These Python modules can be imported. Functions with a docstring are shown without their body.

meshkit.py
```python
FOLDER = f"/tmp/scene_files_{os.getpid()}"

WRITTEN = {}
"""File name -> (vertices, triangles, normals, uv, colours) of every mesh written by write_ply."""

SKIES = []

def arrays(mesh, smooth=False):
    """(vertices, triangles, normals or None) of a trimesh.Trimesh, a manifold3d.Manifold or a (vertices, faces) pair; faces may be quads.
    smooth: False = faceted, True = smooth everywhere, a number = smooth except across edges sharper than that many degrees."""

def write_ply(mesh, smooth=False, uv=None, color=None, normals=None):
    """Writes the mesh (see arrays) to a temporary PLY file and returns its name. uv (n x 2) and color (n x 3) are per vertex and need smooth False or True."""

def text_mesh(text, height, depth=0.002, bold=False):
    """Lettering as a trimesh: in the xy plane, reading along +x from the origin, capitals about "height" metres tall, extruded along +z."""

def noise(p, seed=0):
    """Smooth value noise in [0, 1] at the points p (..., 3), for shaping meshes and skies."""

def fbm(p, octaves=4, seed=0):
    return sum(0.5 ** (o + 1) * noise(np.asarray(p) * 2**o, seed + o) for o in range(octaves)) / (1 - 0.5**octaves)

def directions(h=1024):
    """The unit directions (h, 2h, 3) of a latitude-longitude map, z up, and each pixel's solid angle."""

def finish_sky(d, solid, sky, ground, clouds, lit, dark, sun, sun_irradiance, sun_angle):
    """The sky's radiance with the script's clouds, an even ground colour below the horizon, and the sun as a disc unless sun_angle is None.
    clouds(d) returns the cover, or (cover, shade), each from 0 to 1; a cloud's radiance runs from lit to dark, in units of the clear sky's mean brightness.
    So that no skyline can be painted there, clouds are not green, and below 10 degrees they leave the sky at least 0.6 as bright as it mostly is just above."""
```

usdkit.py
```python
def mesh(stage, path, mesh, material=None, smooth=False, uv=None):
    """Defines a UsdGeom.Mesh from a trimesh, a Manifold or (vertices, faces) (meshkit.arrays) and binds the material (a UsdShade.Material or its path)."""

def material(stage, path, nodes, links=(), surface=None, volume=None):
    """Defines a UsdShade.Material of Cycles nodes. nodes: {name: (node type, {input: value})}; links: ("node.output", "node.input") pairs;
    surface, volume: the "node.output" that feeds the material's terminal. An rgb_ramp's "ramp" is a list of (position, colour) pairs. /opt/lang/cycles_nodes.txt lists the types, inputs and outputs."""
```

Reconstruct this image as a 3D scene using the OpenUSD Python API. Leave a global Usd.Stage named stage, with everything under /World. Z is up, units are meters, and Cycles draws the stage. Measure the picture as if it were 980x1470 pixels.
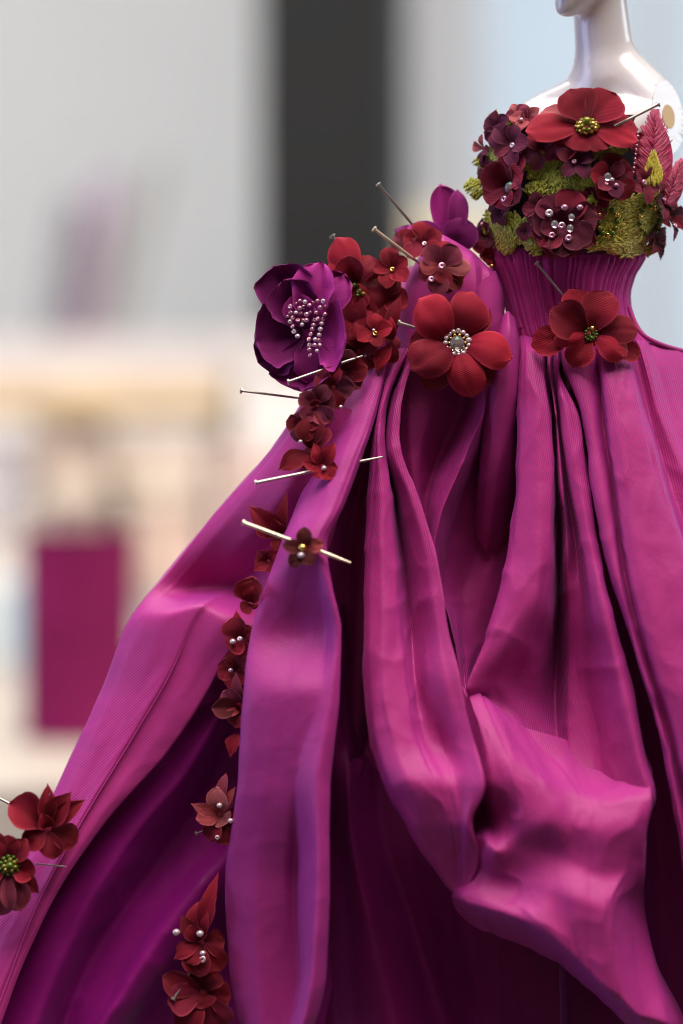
import math, random
import numpy as np, trimesh, manifold3d as m3, usdkit, meshkit
from scipy.interpolate import PchipInterpolator
from pxr import Usd, UsdGeom, UsdLux, UsdShade, Gf, Sdf

stage = Usd.Stage.CreateInMemory()
UsdGeom.SetStageUpAxis(stage, 'Z'); UsdGeom.SetStageMetersPerUnit(stage, 1.0)
UsdGeom.Xform.Define(stage, '/World'); UsdGeom.Scope.Define(stage, '/World/Looks')

# ------------------------------------------------------------------ camera, light, exposure
S, D, ZC = 0.00018, 0.62, 1.20            # metres per unit of the plan, camera distance, camera height
cam = UsdGeom.Camera.Define(stage, '/World/camera')
cam.AddTranslateOp().Set((0, -D, ZC)); cam.AddRotateXOp().Set(90.0)
cam.CreateFocalLengthAttr(85.0)
cam.CreateHorizontalApertureAttr(85.0 * 980 * S / D); cam.CreateVerticalApertureAttr(85.0 * 1470 * S / D)
cam.CreateFStopAttr(85.0 / 21.0); cam.CreateFocusDistanceAttr(D - 84 * S)
cam.CreateClippingRangeAttr((0.05, 30.0)); cam.CreateExposureAttr(0.0)

def rect_light(name, loc, rot, w, h, col, power):
    l = UsdLux.RectLight.Define(stage, '/World/' + name)
    l.AddTranslateOp().Set(loc); l.AddRotateXYZOp().Set(rot)
    l.CreateWidthAttr(w); l.CreateHeightAttr(h); l.CreateColorAttr(col); l.CreateIntensityAttr(power)
    return l
rect_light('ceiling_lamp', (0.22, -0.56, 2.55), (0, 0, 0), 1.5, 1.1, (1.0, 0.92, 0.87), 9.2)
rect_light('ceiling_lamp_001', (-0.4, 0.75, 2.55), (32, 0, 0), 1.2, 0.6, (1.0, 0.97, 0.94), 13.2)
rect_light('daylight_window', (-1.9, -0.2, 1.55), (0, -90, 0), 1.3, 1.1, (0.50, 0.60, 1.0), 4.0)
rect_light('daylight_window_001', (2.1, 0.7, 1.6), (0, 90, 0), 1.2, 1.0, (0.8, 0.9, 1.0), 4.5)

# ------------------------------------------------------------------ helpers
def P(px, py, d=0.0):
    f = (D - d * S) / D
    return np.array([(px - 490) * S * f, -d * S, ZC + (735 - py) * S * f])

def PN(a):
    a = np.asarray(a, float); f = (D - a[..., 2] * S) / D
    return np.stack([(a[..., 0] - 490) * S * f, -a[..., 2] * S, ZC + (735 - a[..., 1]) * S * f], -1)

used = {}
def free(parent, name):
    k = (parent, name); n = used.get(k, 0); used[k] = n + 1
    return f'{parent}/{name}' + (f'_{n:03d}' if n else '')

def tag(prim, label=None, cat=None, group=None, kind=None):
    for k, v in (('label', label), ('category', cat), ('group', group), ('kind', kind)):
        if v: prim.SetCustomDataByKey(k, v)
    return prim

def thing(name, label, cat, group=None, loc=None):
    x = UsdGeom.Xform.Define(stage, free('/World', name))
    if loc is not None: x.AddTranslateOp().Set(tuple(map(float, loc)))
    tag(x.GetPrim(), label, cat, group)
    return x.GetPrim()

def org(parent):
    """World position of a thing's base, so that its parts can be given in world coordinates."""
    p, o = stage.GetPrimAtPath(parent) if isinstance(parent, str) else parent, np.zeros(3)
    while p and p.GetPath() != Sdf.Path.absoluteRootPath:
        a = p.GetAttribute('xformOp:translate')
        if a and a.Get() is not None: o = o + np.array(a.Get())
        p = p.GetParent()
    return o

def obj(name, mesh, mat, parent=None, smooth=True, uv=None):
    pp = str(parent.GetPath()) if parent is not None else '/World'
    o = org(parent) if parent is not None else np.zeros(3)
    if hasattr(mesh, 'to_mesh') or isinstance(mesh, trimesh.Trimesh):
        v, f, _ = meshkit.arrays(mesh); mesh = (v, f)
    v, f = mesh
    f = np.asarray(f)
    m = usdkit.mesh(stage, free(pp, name), (np.asarray(v) - o, f), MAT[mat], smooth=smooth, uv=uv)
    return m.GetPrim()

def box(x0, x1, y0, y1, z0, z1):
    b = trimesh.creation.box((x1 - x0, y1 - y0, z1 - z0)); b.apply_translation(((x0 + x1) / 2, (y0 + y1) / 2, (z0 + z1) / 2)); return b

def tube(pts, r, n=8, cap=True):
    pts = np.asarray(pts, float); r = np.broadcast_to(r, len(pts))
    t = np.gradient(pts, axis=0); t /= np.linalg.norm(t, axis=1, keepdims=True) + 1e-12
    up = np.array([0.31, 0.2, 0.93]); V = []
    for p, a, q in zip(pts, t, r):
        s = np.cross(a, up); s /= np.linalg.norm(s) + 1e-12; w = np.cross(s, a)
        an = np.linspace(0, 2 * np.pi, n, endpoint=False)
        V.append(p + q * (np.cos(an)[:, None] * s + np.sin(an)[:, None] * w))
    V = np.vstack(V); F = []
    for i in range(len(pts) - 1):
        for j in range(n):
            a, b = i * n + j, i * n + (j + 1) % n
            F += [(a, b, b + n), (a, b + n, a + n)]
    if cap:
        for base in (0, (len(pts) - 1) * n):
            for j in range(1, n - 1):
                F.append((base, base + j, base + j + 1) if base else (base, base + j + 1, base + j))
    return V, np.array(F)

def join(parts):
    V, F, o = [], [], 0
    for v, f in parts:
        V.append(v); F.append(np.asarray(f) + o); o += len(v)
    return np.vstack(V), np.vstack(F)

ICO = trimesh.creation.icosphere(1, 1.0); ICO2 = trimesh.creation.icosphere(2, 1.0)
def ball(c, r, fine=False):
    b = ICO2 if fine else ICO
    return np.asarray(c) + np.asarray(b.vertices) * np.asarray(r), np.array(b.faces)

def ring(c, r, t, n, k=10, q=6):
    """A seed bead seen as a small ring: torus about the direction n."""
    n = np.asarray(n, float); n /= np.linalg.norm(n); s = np.cross(n, (0.1, 0.3, 1)); s /= np.linalg.norm(s); w = np.cross(n, s)
    V, F = [], []
    for i in range(k):
        a = 2 * np.pi * i / k; e = math.cos(a) * s + math.sin(a) * w
        for j in range(q):
            b = 2 * np.pi * j / q
            V.append(c + e * (r + t * math.cos(b)) + n * t * 1.25 * math.sin(b))
    for i in range(k):
        for j in range(q):
            a, b = i * q + j, i * q + (j + 1) % q; c2, d2 = ((i + 1) % k) * q + j, ((i + 1) % k) * q + (j + 1) % q
            F += [(a, c2, d2), (a, d2, b)]
    return np.array(V), np.array(F)

# ------------------------------------------------------------------ materials
MAT = {}
def M(name, nodes, links, surface='p.BSDF'):
    MAT[name] = usdkit.material(stage, '/World/Looks/' + name, nodes, links, surface=surface)

def plain(name, col, rough=0.5, var=0.12, scale=60.0, **kw):
    c = np.array(col)
    M(name, {'t': ('texture_coordinate', {}), 'n': ('noise_texture', {'scale': scale, 'detail': 4.0}),
             'r': ('rgb_ramp', {'ramp': [(0.25, tuple(c * (1 - var))), (0.75, tuple(np.minimum(c * (1 + var), 1)))]}),
             'p': ('principled_bsdf', {'roughness': rough, **kw})},
      [('t.object', 'n.vector'), ('n.fac', 'r.fac'), ('r.color', 'p.base_color')])

def faille(name, col, graze, rot, rough=0.5, pitch=0.00056, rib=0.55, sheen=0.08, spec=0.26):
    """Ribbed faille: fine ribs across the cloth and a second thread colour that shows at a slant."""
    c = np.array(col)
    M(name, {'t': ('texture_coordinate', {}), 'm': ('mapping', {'rotation': (0.0, math.radians(rot), 0.0)}),
             'w': ('wave_texture', {'wave_type': 'bands', 'bands_direction': 'x', 'scale': 0.314 / pitch, 'distortion': 0.6, 'detail': 2.0, 'detail_scale': 0.3}),
             'n': ('noise_texture', {'scale': 90.0, 'detail': 5.0, 'roughness': 0.6}),
             'n2': ('noise_texture', {'scale': 2600.0, 'detail': 2.0}), 'n3': ('noise_texture', {'scale': 130.0, 'detail': 5.0, 'roughness': 0.55, 'distortion': 0.6}), 'b2': ('bump', {'strength': 0.22, 'distance': 0.0012}),
             'r': ('rgb_ramp', {'ramp': [(0.25, tuple(c * 0.88)), (0.75, tuple(np.minimum(c * 1.1, 1)))]}),
             'wr': ('rgb_ramp', {'ramp': [(0.0, (0.80, 0.78, 0.84)), (1.0, (1.0, 1.0, 1.0))]}),
             'mx': ('mix_color', {'blend_type': 'multiply', 'fac': 1.0}),
             'lw': ('layer_weight', {'blend': 0.32}), 'lp': ('math', {'math_type': 'multiply', 'value2': 0.7}), 'g': ('mix_color', {'b': graze}),
             'hs': ('math', {'math_type': 'multiply_add', 'value2': 0.35}),
             'b': ('bump', {'strength': rib, 'distance': 0.00009}),
             'p': ('principled_bsdf', {'roughness': rough, 'specular_ior_level': spec, 'sheen_weight': sheen, 'sheen_roughness': 0.35, 'sheen_tint': (0.9, 0.42, 0.85)})},
      [('t.object', 'm.vector'), ('m.vector', 'w.vector'), ('t.object', 'n.vector'), ('t.object', 'n2.vector'), ('n.fac', 'r.fac'),
       ('w.fac', 'wr.fac'), ('r.color', 'mx.a'), ('wr.color', 'mx.b'), ('mx.result', 'g.a'), ('lw.facing', 'lp.value1'), ('lp.value', 'g.fac'),
       ('g.result', 'p.base_color'), ('n2.fac', 'hs.value1'), ('w.fac', 'hs.value3'), ('hs.value', 'b.height'), ('t.object', 'n3.vector'), ('n3.fac', 'b2.height'), ('b.normal', 'b2.normal'), ('b2.normal', 'p.normal')])
MAG, VIO = (0.50, 0.036, 0.225), (0.30, 0.026, 0.27)
faille('faille', MAG, VIO, 12)
faille('faille_side', MAG, VIO, -50)
faille('faille_front', MAG, VIO, -12)
faille('faille_strip', (0.48, 0.038, 0.25), VIO, 35)
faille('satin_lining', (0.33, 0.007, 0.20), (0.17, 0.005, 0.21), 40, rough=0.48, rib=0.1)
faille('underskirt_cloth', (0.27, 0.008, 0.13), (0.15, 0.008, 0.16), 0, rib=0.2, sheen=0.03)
faille('crepe', (0.56, 0.034, 0.27), (0.44, 0.03, 0.30), 0, rough=0.6, rib=0.25, sheen=0.25)

def petal_mat(name, tip, base, rough=0.6, vein=1.0):
    """Dyed silk petal: darker dye at the root, woven grain and a few veins."""
    t, b = np.array(tip), np.array(base)
    M(name, {'uv': ('texture_coordinate', {}), 'sx': ('separate_xyz', {}),
             'n': ('noise_texture', {'scale': 420.0, 'detail': 6.0, 'roughness': 0.65}),
             'ad': ('math', {'math_type': 'multiply_add', 'value2': 0.7}),
             'r': ('rgb_ramp', {'ramp': [(0.25, tuple(b)), (0.75, tuple(t * 0.8)), (1.2, tuple(t))]}),
             'm': ('mapping', {'rotation': (0.4, 0.5, 0.7)}),
             'w': ('wave_texture', {'bands_direction': 'diagonal', 'scale': 900.0, 'distortion': 0.4}),
             'm2': ('mapping', {'rotation': (0.2, -0.9, 0.3)}),
             'w2': ('wave_texture', {'bands_direction': 'x', 'scale': 800.0, 'distortion': 0.4}),
             'a': ('math', {'math_type': 'add'}),
             
             'b': ('bump', {'strength': 0.5, 'distance': 0.00016}), 'tr': ('translucent_bsdf', {}), 'mc': ('mix_closure', {'fac': 0.16}),
             'e1': ('math', {'math_type': 'multiply_add', 'value2': 2.0, 'value3': -1.0}), 'e2': ('math', {'math_type': 'absolute'}), 'e3': ('math', {'math_type': 'maximum'}), 'e4': ('math', {'math_type': 'power', 'value2': 12.0}), 'ec': ('mix_color', {'b': tuple(np.clip(t * 1.5 + 0.03, 0, 1))}),
             'or': ('object_info', {}), 'hv': ('map_range', {'to_min': 0.75, 'to_max': 1.2}),
             'h': ('hsv', {}),
             'p': ('principled_bsdf', {'roughness': rough, 'specular_ior_level': 0.16, 'sheen_weight': 0.16, 'sheen_roughness': 0.4, 'sheen_tint': tuple(np.clip(t * 2.0 + 0.1, 0, 1))})},
      [('uv.UV', 'sx.vector'), ('uv.object', 'n.vector'), ('n.fac', 'ad.value1'), ('sx.y', 'ad.value3'), ('ad.value', 'r.fac'),
       ('uv.object', 'm.vector'), ('m.vector', 'w.vector'), ('uv.object', 'm2.vector'), ('m2.vector', 'w2.vector'), ('w.fac', 'a.value1'), ('w2.fac', 'a.value2'),
       ('a.value', 'b.height'), ('b.normal', 'p.normal'), ('or.random', 'hv.value'), ('hv.result', 'h.value'), ('sx.x', 'e1.value1'), ('e1.value', 'e2.value1'), ('e2.value', 'e3.value1'), ('sx.y', 'e3.value2'), ('e3.value', 'e4.value1'), ('e4.value', 'ec.fac'), ('r.color', 'ec.a'), ('ec.result', 'h.color'), ('h.color', 'p.base_color'), ('h.color', 'tr.color'), ('p.BSDF', 'mc.closure1'), ('tr.BSDF', 'mc.closure2')], 'mc.closure')
petal_mat('red', (0.29, 0.008, 0.026), (0.11, 0.004, 0.019))
petal_mat('bright_red', (0.40, 0.011, 0.032), (0.19, 0.006, 0.026))
petal_mat('dark_red', (0.23, 0.006, 0.018), (0.12, 0.004, 0.014))
petal_mat('crimson', (0.24, 0.012, 0.036), (0.12, 0.006, 0.024))
petal_mat('maroon', (0.13, 0.010, 0.030), (0.07, 0.006, 0.018))
petal_mat('plum', (0.16, 0.020, 0.058), (0.09, 0.012, 0.035))
petal_mat('mauve', (0.26, 0.030, 0.062), (0.14, 0.012, 0.034))
petal_mat('pink', (0.50, 0.11, 0.12), (0.34, 0.04, 0.05))
petal_mat('rust', (0.40, 0.058, 0.066), (0.22, 0.018, 0.03))
petal_mat('brown', (0.12, 0.014, 0.018), (0.07, 0.01, 0.012))
petal_mat('purple', (0.25, 0.010, 0.15), (0.07, 0.002, 0.055))
petal_mat('magenta', (0.38, 0.018, 0.22), (0.16, 0.006, 0.13))
def metal(name, col, rough, met=1.0):
    plain(name, col, rough, 0.15, 900.0, metallic=met)
metal('pin_steel', (0.50, 0.45, 0.40), 0.38)
metal('pin_brass', (0.88, 0.76, 0.56), 0.42)
metal('bead_pink', (0.74, 0.34, 0.46), 0.16, 0.75)
metal('bead_pearl', (0.80, 0.62, 0.66), 0.14, 0.45)
metal('bead_gold', (0.85, 0.58, 0.16), 0.14)
metal('bead_olive', (0.22, 0.20, 0.02), 0.10, 0.35)
metal('bead_green', (0.10, 0.16, 0.015), 0.08, 0.3)
M('crystal', {'p': ('principled_bsdf', {'base_color': (0.93, 0.80, 0.86), 'roughness': 0.03, 'transmission_weight': 0.85, 'ior': 1.7, 'thin_film_thickness': 420.0})}, [])
plain('moss_thread', (0.46, 0.46, 0.05), 0.5, 0.6, 1500.0, sheen_weight=0.2)
plain('gold_thread', (0.60, 0.50, 0.06), 0.42, 0.55, 1500.0, sheen_weight=0.2)
plain('wine_thread', (0.44, 0.016, 0.09), 0.42, 0.45, 1500.0, sheen_weight=0.2)
plain('tulle', (0.035, 0.018, 0.028), 0.7, 0.4, 700.0)
M('porcelain', {'t': ('texture_coordinate', {}), 'n': ('noise_texture', {'scale': 45.0, 'detail': 3.0}),
                'r': ('rgb_ramp', {'ramp': [(0.3, (0.69, 0.65, 0.65)), (0.7, (0.72, 0.68, 0.675))]}), 'b': ('bump', {'strength': 0.1, 'distance': 0.0004}),
                'p': ('principled_bsdf', {'roughness': 0.3, 'coat_weight': 0.6, 'coat_roughness': 0.05, 'subsurface_weight': 0.15, 'subsurface_scale': 0.004})},
  [('t.object', 'n.vector'), ('n.fac', 'r.fac'), ('r.color', 'p.base_color'), ('n.fac', 'b.height'), ('b.normal', 'p.normal')])
plain('socket', (0.62, 0.40, 0.16), 0.5)
plain('wall_paint', (0.76, 0.76, 0.735), 0.8, 0.03, 3.0)
plain('studio_grey', (0.16, 0.155, 0.15), 0.9, 0.03, 3.0)
plain('ceiling_paint', (0.35, 0.35, 0.34), 0.9, 0.03, 3.0)
plain('floor_vinyl', (0.16, 0.145, 0.13), 0.5, 0.1, 6.0)
plain('table_wood', (0.60, 0.52, 0.43), 0.45, 0.15, 12.0)
plain('dark_paint', (0.007, 0.007, 0.0065), 0.9, 0.15, 8.0)
plain('slate_paint', (0.022, 0.032, 0.046), 0.55, 0.15, 8.0)
plain('cream_board', (0.70, 0.63, 0.585), 0.6, 0.06, 14.0)
plain('honey_wood', (0.76, 0.56, 0.32), 0.5, 0.2, 20.0)
plain('cardboard', (0.62, 0.54, 0.38), 0.8, 0.12, 18.0)
plain('box_beige', (0.70, 0.60, 0.50), 0.6, 0.15, 16.0)
plain('box_pink', (0.74, 0.56, 0.47), 0.6, 0.15, 16.0)
plain('box_white', (0.78, 0.74, 0.69), 0.6, 0.06, 16.0)
plain('box_grey', (0.50, 0.46, 0.46), 0.6, 0.1, 16.0)
plain('roll_cloth', (0.21, 0.013, 0.082), 0.95, 0.25, 25.0, specular_ior_level=0.1)
plain('roll_cloth_violet', (0.20, 0.022, 0.12), 0.7, 0.15, 25.0, sheen_weight=0.3)
plain('core_card', (0.42, 0.33, 0.26), 0.8, 0.2, 60.0)
plain('grey_felt', (0.26, 0.245, 0.27), 0.9, 0.1, 30.0)
plain('lilac_felt', (0.46, 0.36, 0.46), 0.9, 0.1, 30.0)
plain('pale_felt', (0.46, 0.46, 0.45), 0.9, 0.1, 30.0)
plain('blue_plastic', (0.42, 0.62, 0.68), 0.4)
plain('white_frame', (0.78, 0.80, 0.82), 0.5, 0.03)
M('frosted_pane', {'t': ('texture_coordinate', {}), 'n': ('noise_texture', {'scale': 2.2, 'detail': 2.0}),
                   'r': ('rgb_ramp', {'ramp': [(0.3, (0.50, 0.60, 0.70)), (0.7, (0.62, 0.72, 0.80))]}), 'e': ('emission', {'strength': 1.1})},
  [('t.object', 'n.vector'), ('n.fac', 'r.fac'), ('r.color', 'e.color')], 'e.emission')

# ------------------------------------------------------------------ the room
def struct(name, mesh, mat):
    return tag(obj(name, mesh, mat, smooth=False), kind='structure')
struct('floor', box(-2.4, 2.4, -2.2, 2.6, -0.05, 0.0), 'floor_vinyl')
struct('ceiling', box(-2.4, 2.4, -2.2, 2.6, 2.65, 2.70), 'ceiling_paint')
struct('wall_back', box(-2.4, 2.4, 2.4, 2.5, 0.0, 2.65), 'wall_paint')
struct('wall_left', box(-2.5, -2.4, -2.2, 2.6, 0.0, 2.65), 'studio_grey')
struct('wall_right', box(2.4, 2.5, -2.2, 2.6, 0.0, 2.65), 'studio_grey')
struct('wall_front', box(-2.4, 2.4, -2.3, -2.2, 0.0, 2.65), 'studio_grey')

def at(px, py, dist):
    """World point seen at a plan position, dist metres from the camera."""
    k = S * dist / D
    return (px - 490) * k, dist - D, ZC + (735 - py) * k

# ------------------------------------------------------------------ cloth
def net_surface(net, nu, nv, relax=1, wrinkle=1.2, wscale=0.022, seed=1, crease=1.9, crisp=0.58):
    """net: [curve][row] of (x, y, nearness) in plan units -> grid of world points."""
    A = np.array(net, float)                                  # curves x rows x 3
    nc, nr, _ = A.shape
    du = np.r_[0, np.cumsum(np.maximum(np.linalg.norm(np.diff(A, axis=0), axis=2).mean(1), 2.0))]
    dv = np.r_[0, np.cumsum(np.maximum(np.linalg.norm(np.diff(A, axis=1), axis=2).mean(0), 2.0))]
    B = PchipInterpolator(dv, A, axis=1)(np.linspace(0, dv[-1], nv))
    us = np.linspace(0, du[-1], nu); k_ = np.clip(np.searchsorted(du, us, 'right') - 1, 0, nc - 2); t_ = ((us - du[k_]) / (du[k_ + 1] - du[k_]))[:, None, None]
    G = (1 - crisp) * PchipInterpolator(du, B, axis=0)(us) + crisp * (B[k_] * (1 - t_) + B[k_ + 1] * t_)
    W = PN(G)
    for _ in range(relax):
        for ax in (0, 1):
            Q = np.moveaxis(W, ax, 0).copy()
            Q[1:-1] = 0.5 * Q[1:-1] + 0.25 * (Q[:-2] + Q[2:])
            W = np.moveaxis(Q, 0, ax)
    n = np.cross(np.gradient(W, axis=0), np.gradient(W, axis=1)); n /= np.linalg.norm(n, axis=2, keepdims=True) + 1e-15
    w = meshkit.fbm(W / wscale * np.array([1.6, 1.0, 0.55]), 3, seed) - 0.5
    w2 = meshkit.fbm(W / (wscale * 0.36) * np.array([1.2, 1.0, 0.8]), 2, seed + 9) - 0.5
    uu, vv = np.meshgrid(np.linspace(0, du[-1], nu), np.linspace(0, dv[-1], nv), indexing='ij')
    def nz(a, b, k):
        return meshkit.fbm(np.stack([uu / a + 0.35 * vv / b, vv / b, np.full_like(uu, k * 3.7)], -1), 2, seed + k)
    r1 = (1 - np.abs(2 * nz(34, 210, 21) - 1)) ** 4; r2 = (1 - np.abs(2 * nz(60, 90, 22) - 1)) ** 5
    dent = nz(105, 88, 23) - 0.5
    e = np.minimum(np.minimum(np.arange(nu), np.arange(nu)[::-1])[:, None] / (nu * .06), 1)
    c = crease * (1.3 * (r1 - .3) - 1.2 * (r2 - .2) + 2.4 * dent) * e
    return W + n * (w * wrinkle * 4.0 + w2 * wrinkle * 1.0 + c)[..., None] * S, du, dv

def grid(W, uv=None):
    nu, nv = W.shape[:2]; i = np.arange(nu * nv).reshape(nu, nv)
    a, b, c, d = i[:-1, :-1], i[1:, :-1], i[1:, 1:], i[:-1, 1:]
    F = np.concatenate([np.stack([a, b, c], -1).reshape(-1, 3), np.stack([a, c, d], -1).reshape(-1, 3)])
    return W.reshape(-1, 3), F

gown = thing('gown', 'strapless magenta ribbed silk gown with gathered skirt and flower covered bodice', 'dress', loc=P(820, 1750, 0))
def cloth(name, net, mat, nu=90, nv=140, label=None, parent=None, **kw):
    W, _, _ = net_surface(net, nu, nv, **kw)
    p = obj(name, grid(W), mat, gown if parent is None else parent)
    if label: tag(p, label)
    return p

def cols(rows_y, *curves):
    """curves: list of (xs, ds) or (xs, ds, ys) -> net."""
    out = []
    for c in curves:
        ys = c[2] if len(c) > 2 else rows_y
        out.append([(x, y, d) for x, y, d in zip(c[0], ys, c[1])])
    return out

# side panel falling to the left, with its turned hem
cloth('side_panel', [
 [(455,545,-18),(385,650,-48),(310,735,-58),(235,825,-68),(190,885,-57),(150,985,-52),(113,1065,-40),(45,1205,-29),(0,1290,-16),(-84,1500,13)],
 [(448,550,47),(387,647,40),(310,735,28),(238,826,18),(187,888,37),(150,980,33),(114,1062,41),(45,1202,56),(-5,1292,70),(-94,1510,100)],
 [(452,556,82),(398,655,82),(325,748,48),(254,835,16),(203,888,65),(168,982,63),(130,1068,70),(58,1210,86),(10,1298,99),(-84,1520,130)],
 [(462,565,104),(425,680,106),(352,775,53),(284,842,-4),(240,884,85),(200,985,82),(155,1078,86),(78,1222,99),(30,1305,112),(-59,1530,142)],
 [(478,575,107),(450,695,100),(400,785,54),(334,842,-4),(288,872,96),(240,968,93),(192,1050,94),(108,1190,104),(46,1312,119),(-39,1540,149)],
 [(484,578,94),(456,700,88),(406,790,54),(342,845,0),(294,876,94),(246,971,89),(198,1054,90),(113,1192,101),(50,1313,116),(-36,1544,147)],
 [(495,585,87),(470,715,86),(430,805,68),(375,855,32),(322,892,104),(270,984,94),(220,1068,94),(127,1197,103),(57,1316,117),(-32,1560,150)],
 [(510,590,87),(490,720,87),(455,825,82),(410,872,70),(344,917,104),(292,1001,92),(246,1071,91),(141,1194,97),(63,1320,114),(-28,1580,149)],
 [(512,591,78),(492,722,78),(456,827,72),(410,876,60),(343,920,94),(290,1004,85),(244,1073,83),(139,1196,90),(61,1322,107),(-30,1582,143)],
 [(500,600,47),(480,735,42),(445,840,37),(395,885,33),(330,925,49),(278,1005,49),(232,1074,51),(127,1196,61),(50,1322,80),(-40,1582,117)],
], 'faille_side', 110, 200, 'left side panel with ribbed turned hem', wrinkle=0.7, crease=0.9)

sp_ = PchipInterpolator(range(8), np.array([(300,858,92),(288,874,90),(243,970,94),(195,1052,94),(111,1191,104),(48,1312,118),(7,1421,132),(-20,1490,142)], float))(np.linspace(0.7, 7, 60))
obj('seam', tube(PN(sp_), np.linspace(0.6, 1.7, 60) * S, 8), 'faille_side', gown)
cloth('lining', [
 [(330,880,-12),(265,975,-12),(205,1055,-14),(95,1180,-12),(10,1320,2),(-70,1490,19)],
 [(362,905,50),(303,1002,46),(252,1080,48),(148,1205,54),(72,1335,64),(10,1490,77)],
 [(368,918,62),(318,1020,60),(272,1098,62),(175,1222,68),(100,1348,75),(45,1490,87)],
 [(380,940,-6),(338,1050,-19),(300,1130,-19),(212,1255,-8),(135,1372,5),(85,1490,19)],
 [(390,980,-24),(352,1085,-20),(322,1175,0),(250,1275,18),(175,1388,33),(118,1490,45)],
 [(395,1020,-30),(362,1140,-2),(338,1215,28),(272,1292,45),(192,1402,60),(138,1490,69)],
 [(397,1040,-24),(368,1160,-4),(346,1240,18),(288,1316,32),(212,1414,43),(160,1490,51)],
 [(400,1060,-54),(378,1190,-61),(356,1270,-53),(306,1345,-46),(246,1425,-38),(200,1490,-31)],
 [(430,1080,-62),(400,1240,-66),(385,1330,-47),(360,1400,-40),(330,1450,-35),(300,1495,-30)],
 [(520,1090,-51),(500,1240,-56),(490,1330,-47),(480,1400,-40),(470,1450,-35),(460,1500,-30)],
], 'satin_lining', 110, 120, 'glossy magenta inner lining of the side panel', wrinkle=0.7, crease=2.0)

ry = [508, 585, 655, 725, 785, 845, 905, 1000, 1130, 1270, 1400, 1510]
L = np.array([533, 490, 456, 425, 401, 379, 361, 349, 340, 323, 331, 356.])
R = np.array([560, 543, 520, 494, 469, 477, 489, 487, 475, 474, 467, 436.])
w_ = R - L
cloth('cascade_fold', cols(ry,
  (L + 14, [0, 10, 30, 50, 60, 60, 60, 60, 55, 40, 40, 40]),
  (L, [34, 55, 80, 108, 130, 134, 134, 156, 146, 112, 104, 104]),
  (L + .08 * w_, [42, 66, 94, 122, 145, 145, 140, 170, 158, 124, 116, 116]),
  (L + .30 * w_, [56, 86, 118, 145, 172, 155, 142, 186, 174, 143, 134, 134]),
  (L + .56 * w_, [63, 100, 136, 162, 184, 162, 144, 196, 184, 144, 128, 132]),
  (L + np.array([.76, .76, .76, .76, .76, .8, .82, .76, .62, .66, .72, .62]) * w_, [65, 104, 140, 166, 188, 173, 158, 200, 186, 132, 124, 138]),
  (L + np.array([.92, .92, .92, .92, .90, .95, .95, .92, .86, .88, .86, .80]) * w_, [63, 101, 135, 161, 182, 190, 190, 207, 222, 236, 240, 236]),
  (R, [52, 90, 122, 148, 172, 186, 188, 196, 204, 212, 214, 208]),
  (R - 10, [0, 30, 55, 75, 95, 100, 100, 100, 100, 100, 100, 100])),
  'faille_strip', 110, 220, 'long narrow fold cascading down the open edge', wrinkle=0.7, seed=5, crease=0.7)

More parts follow.
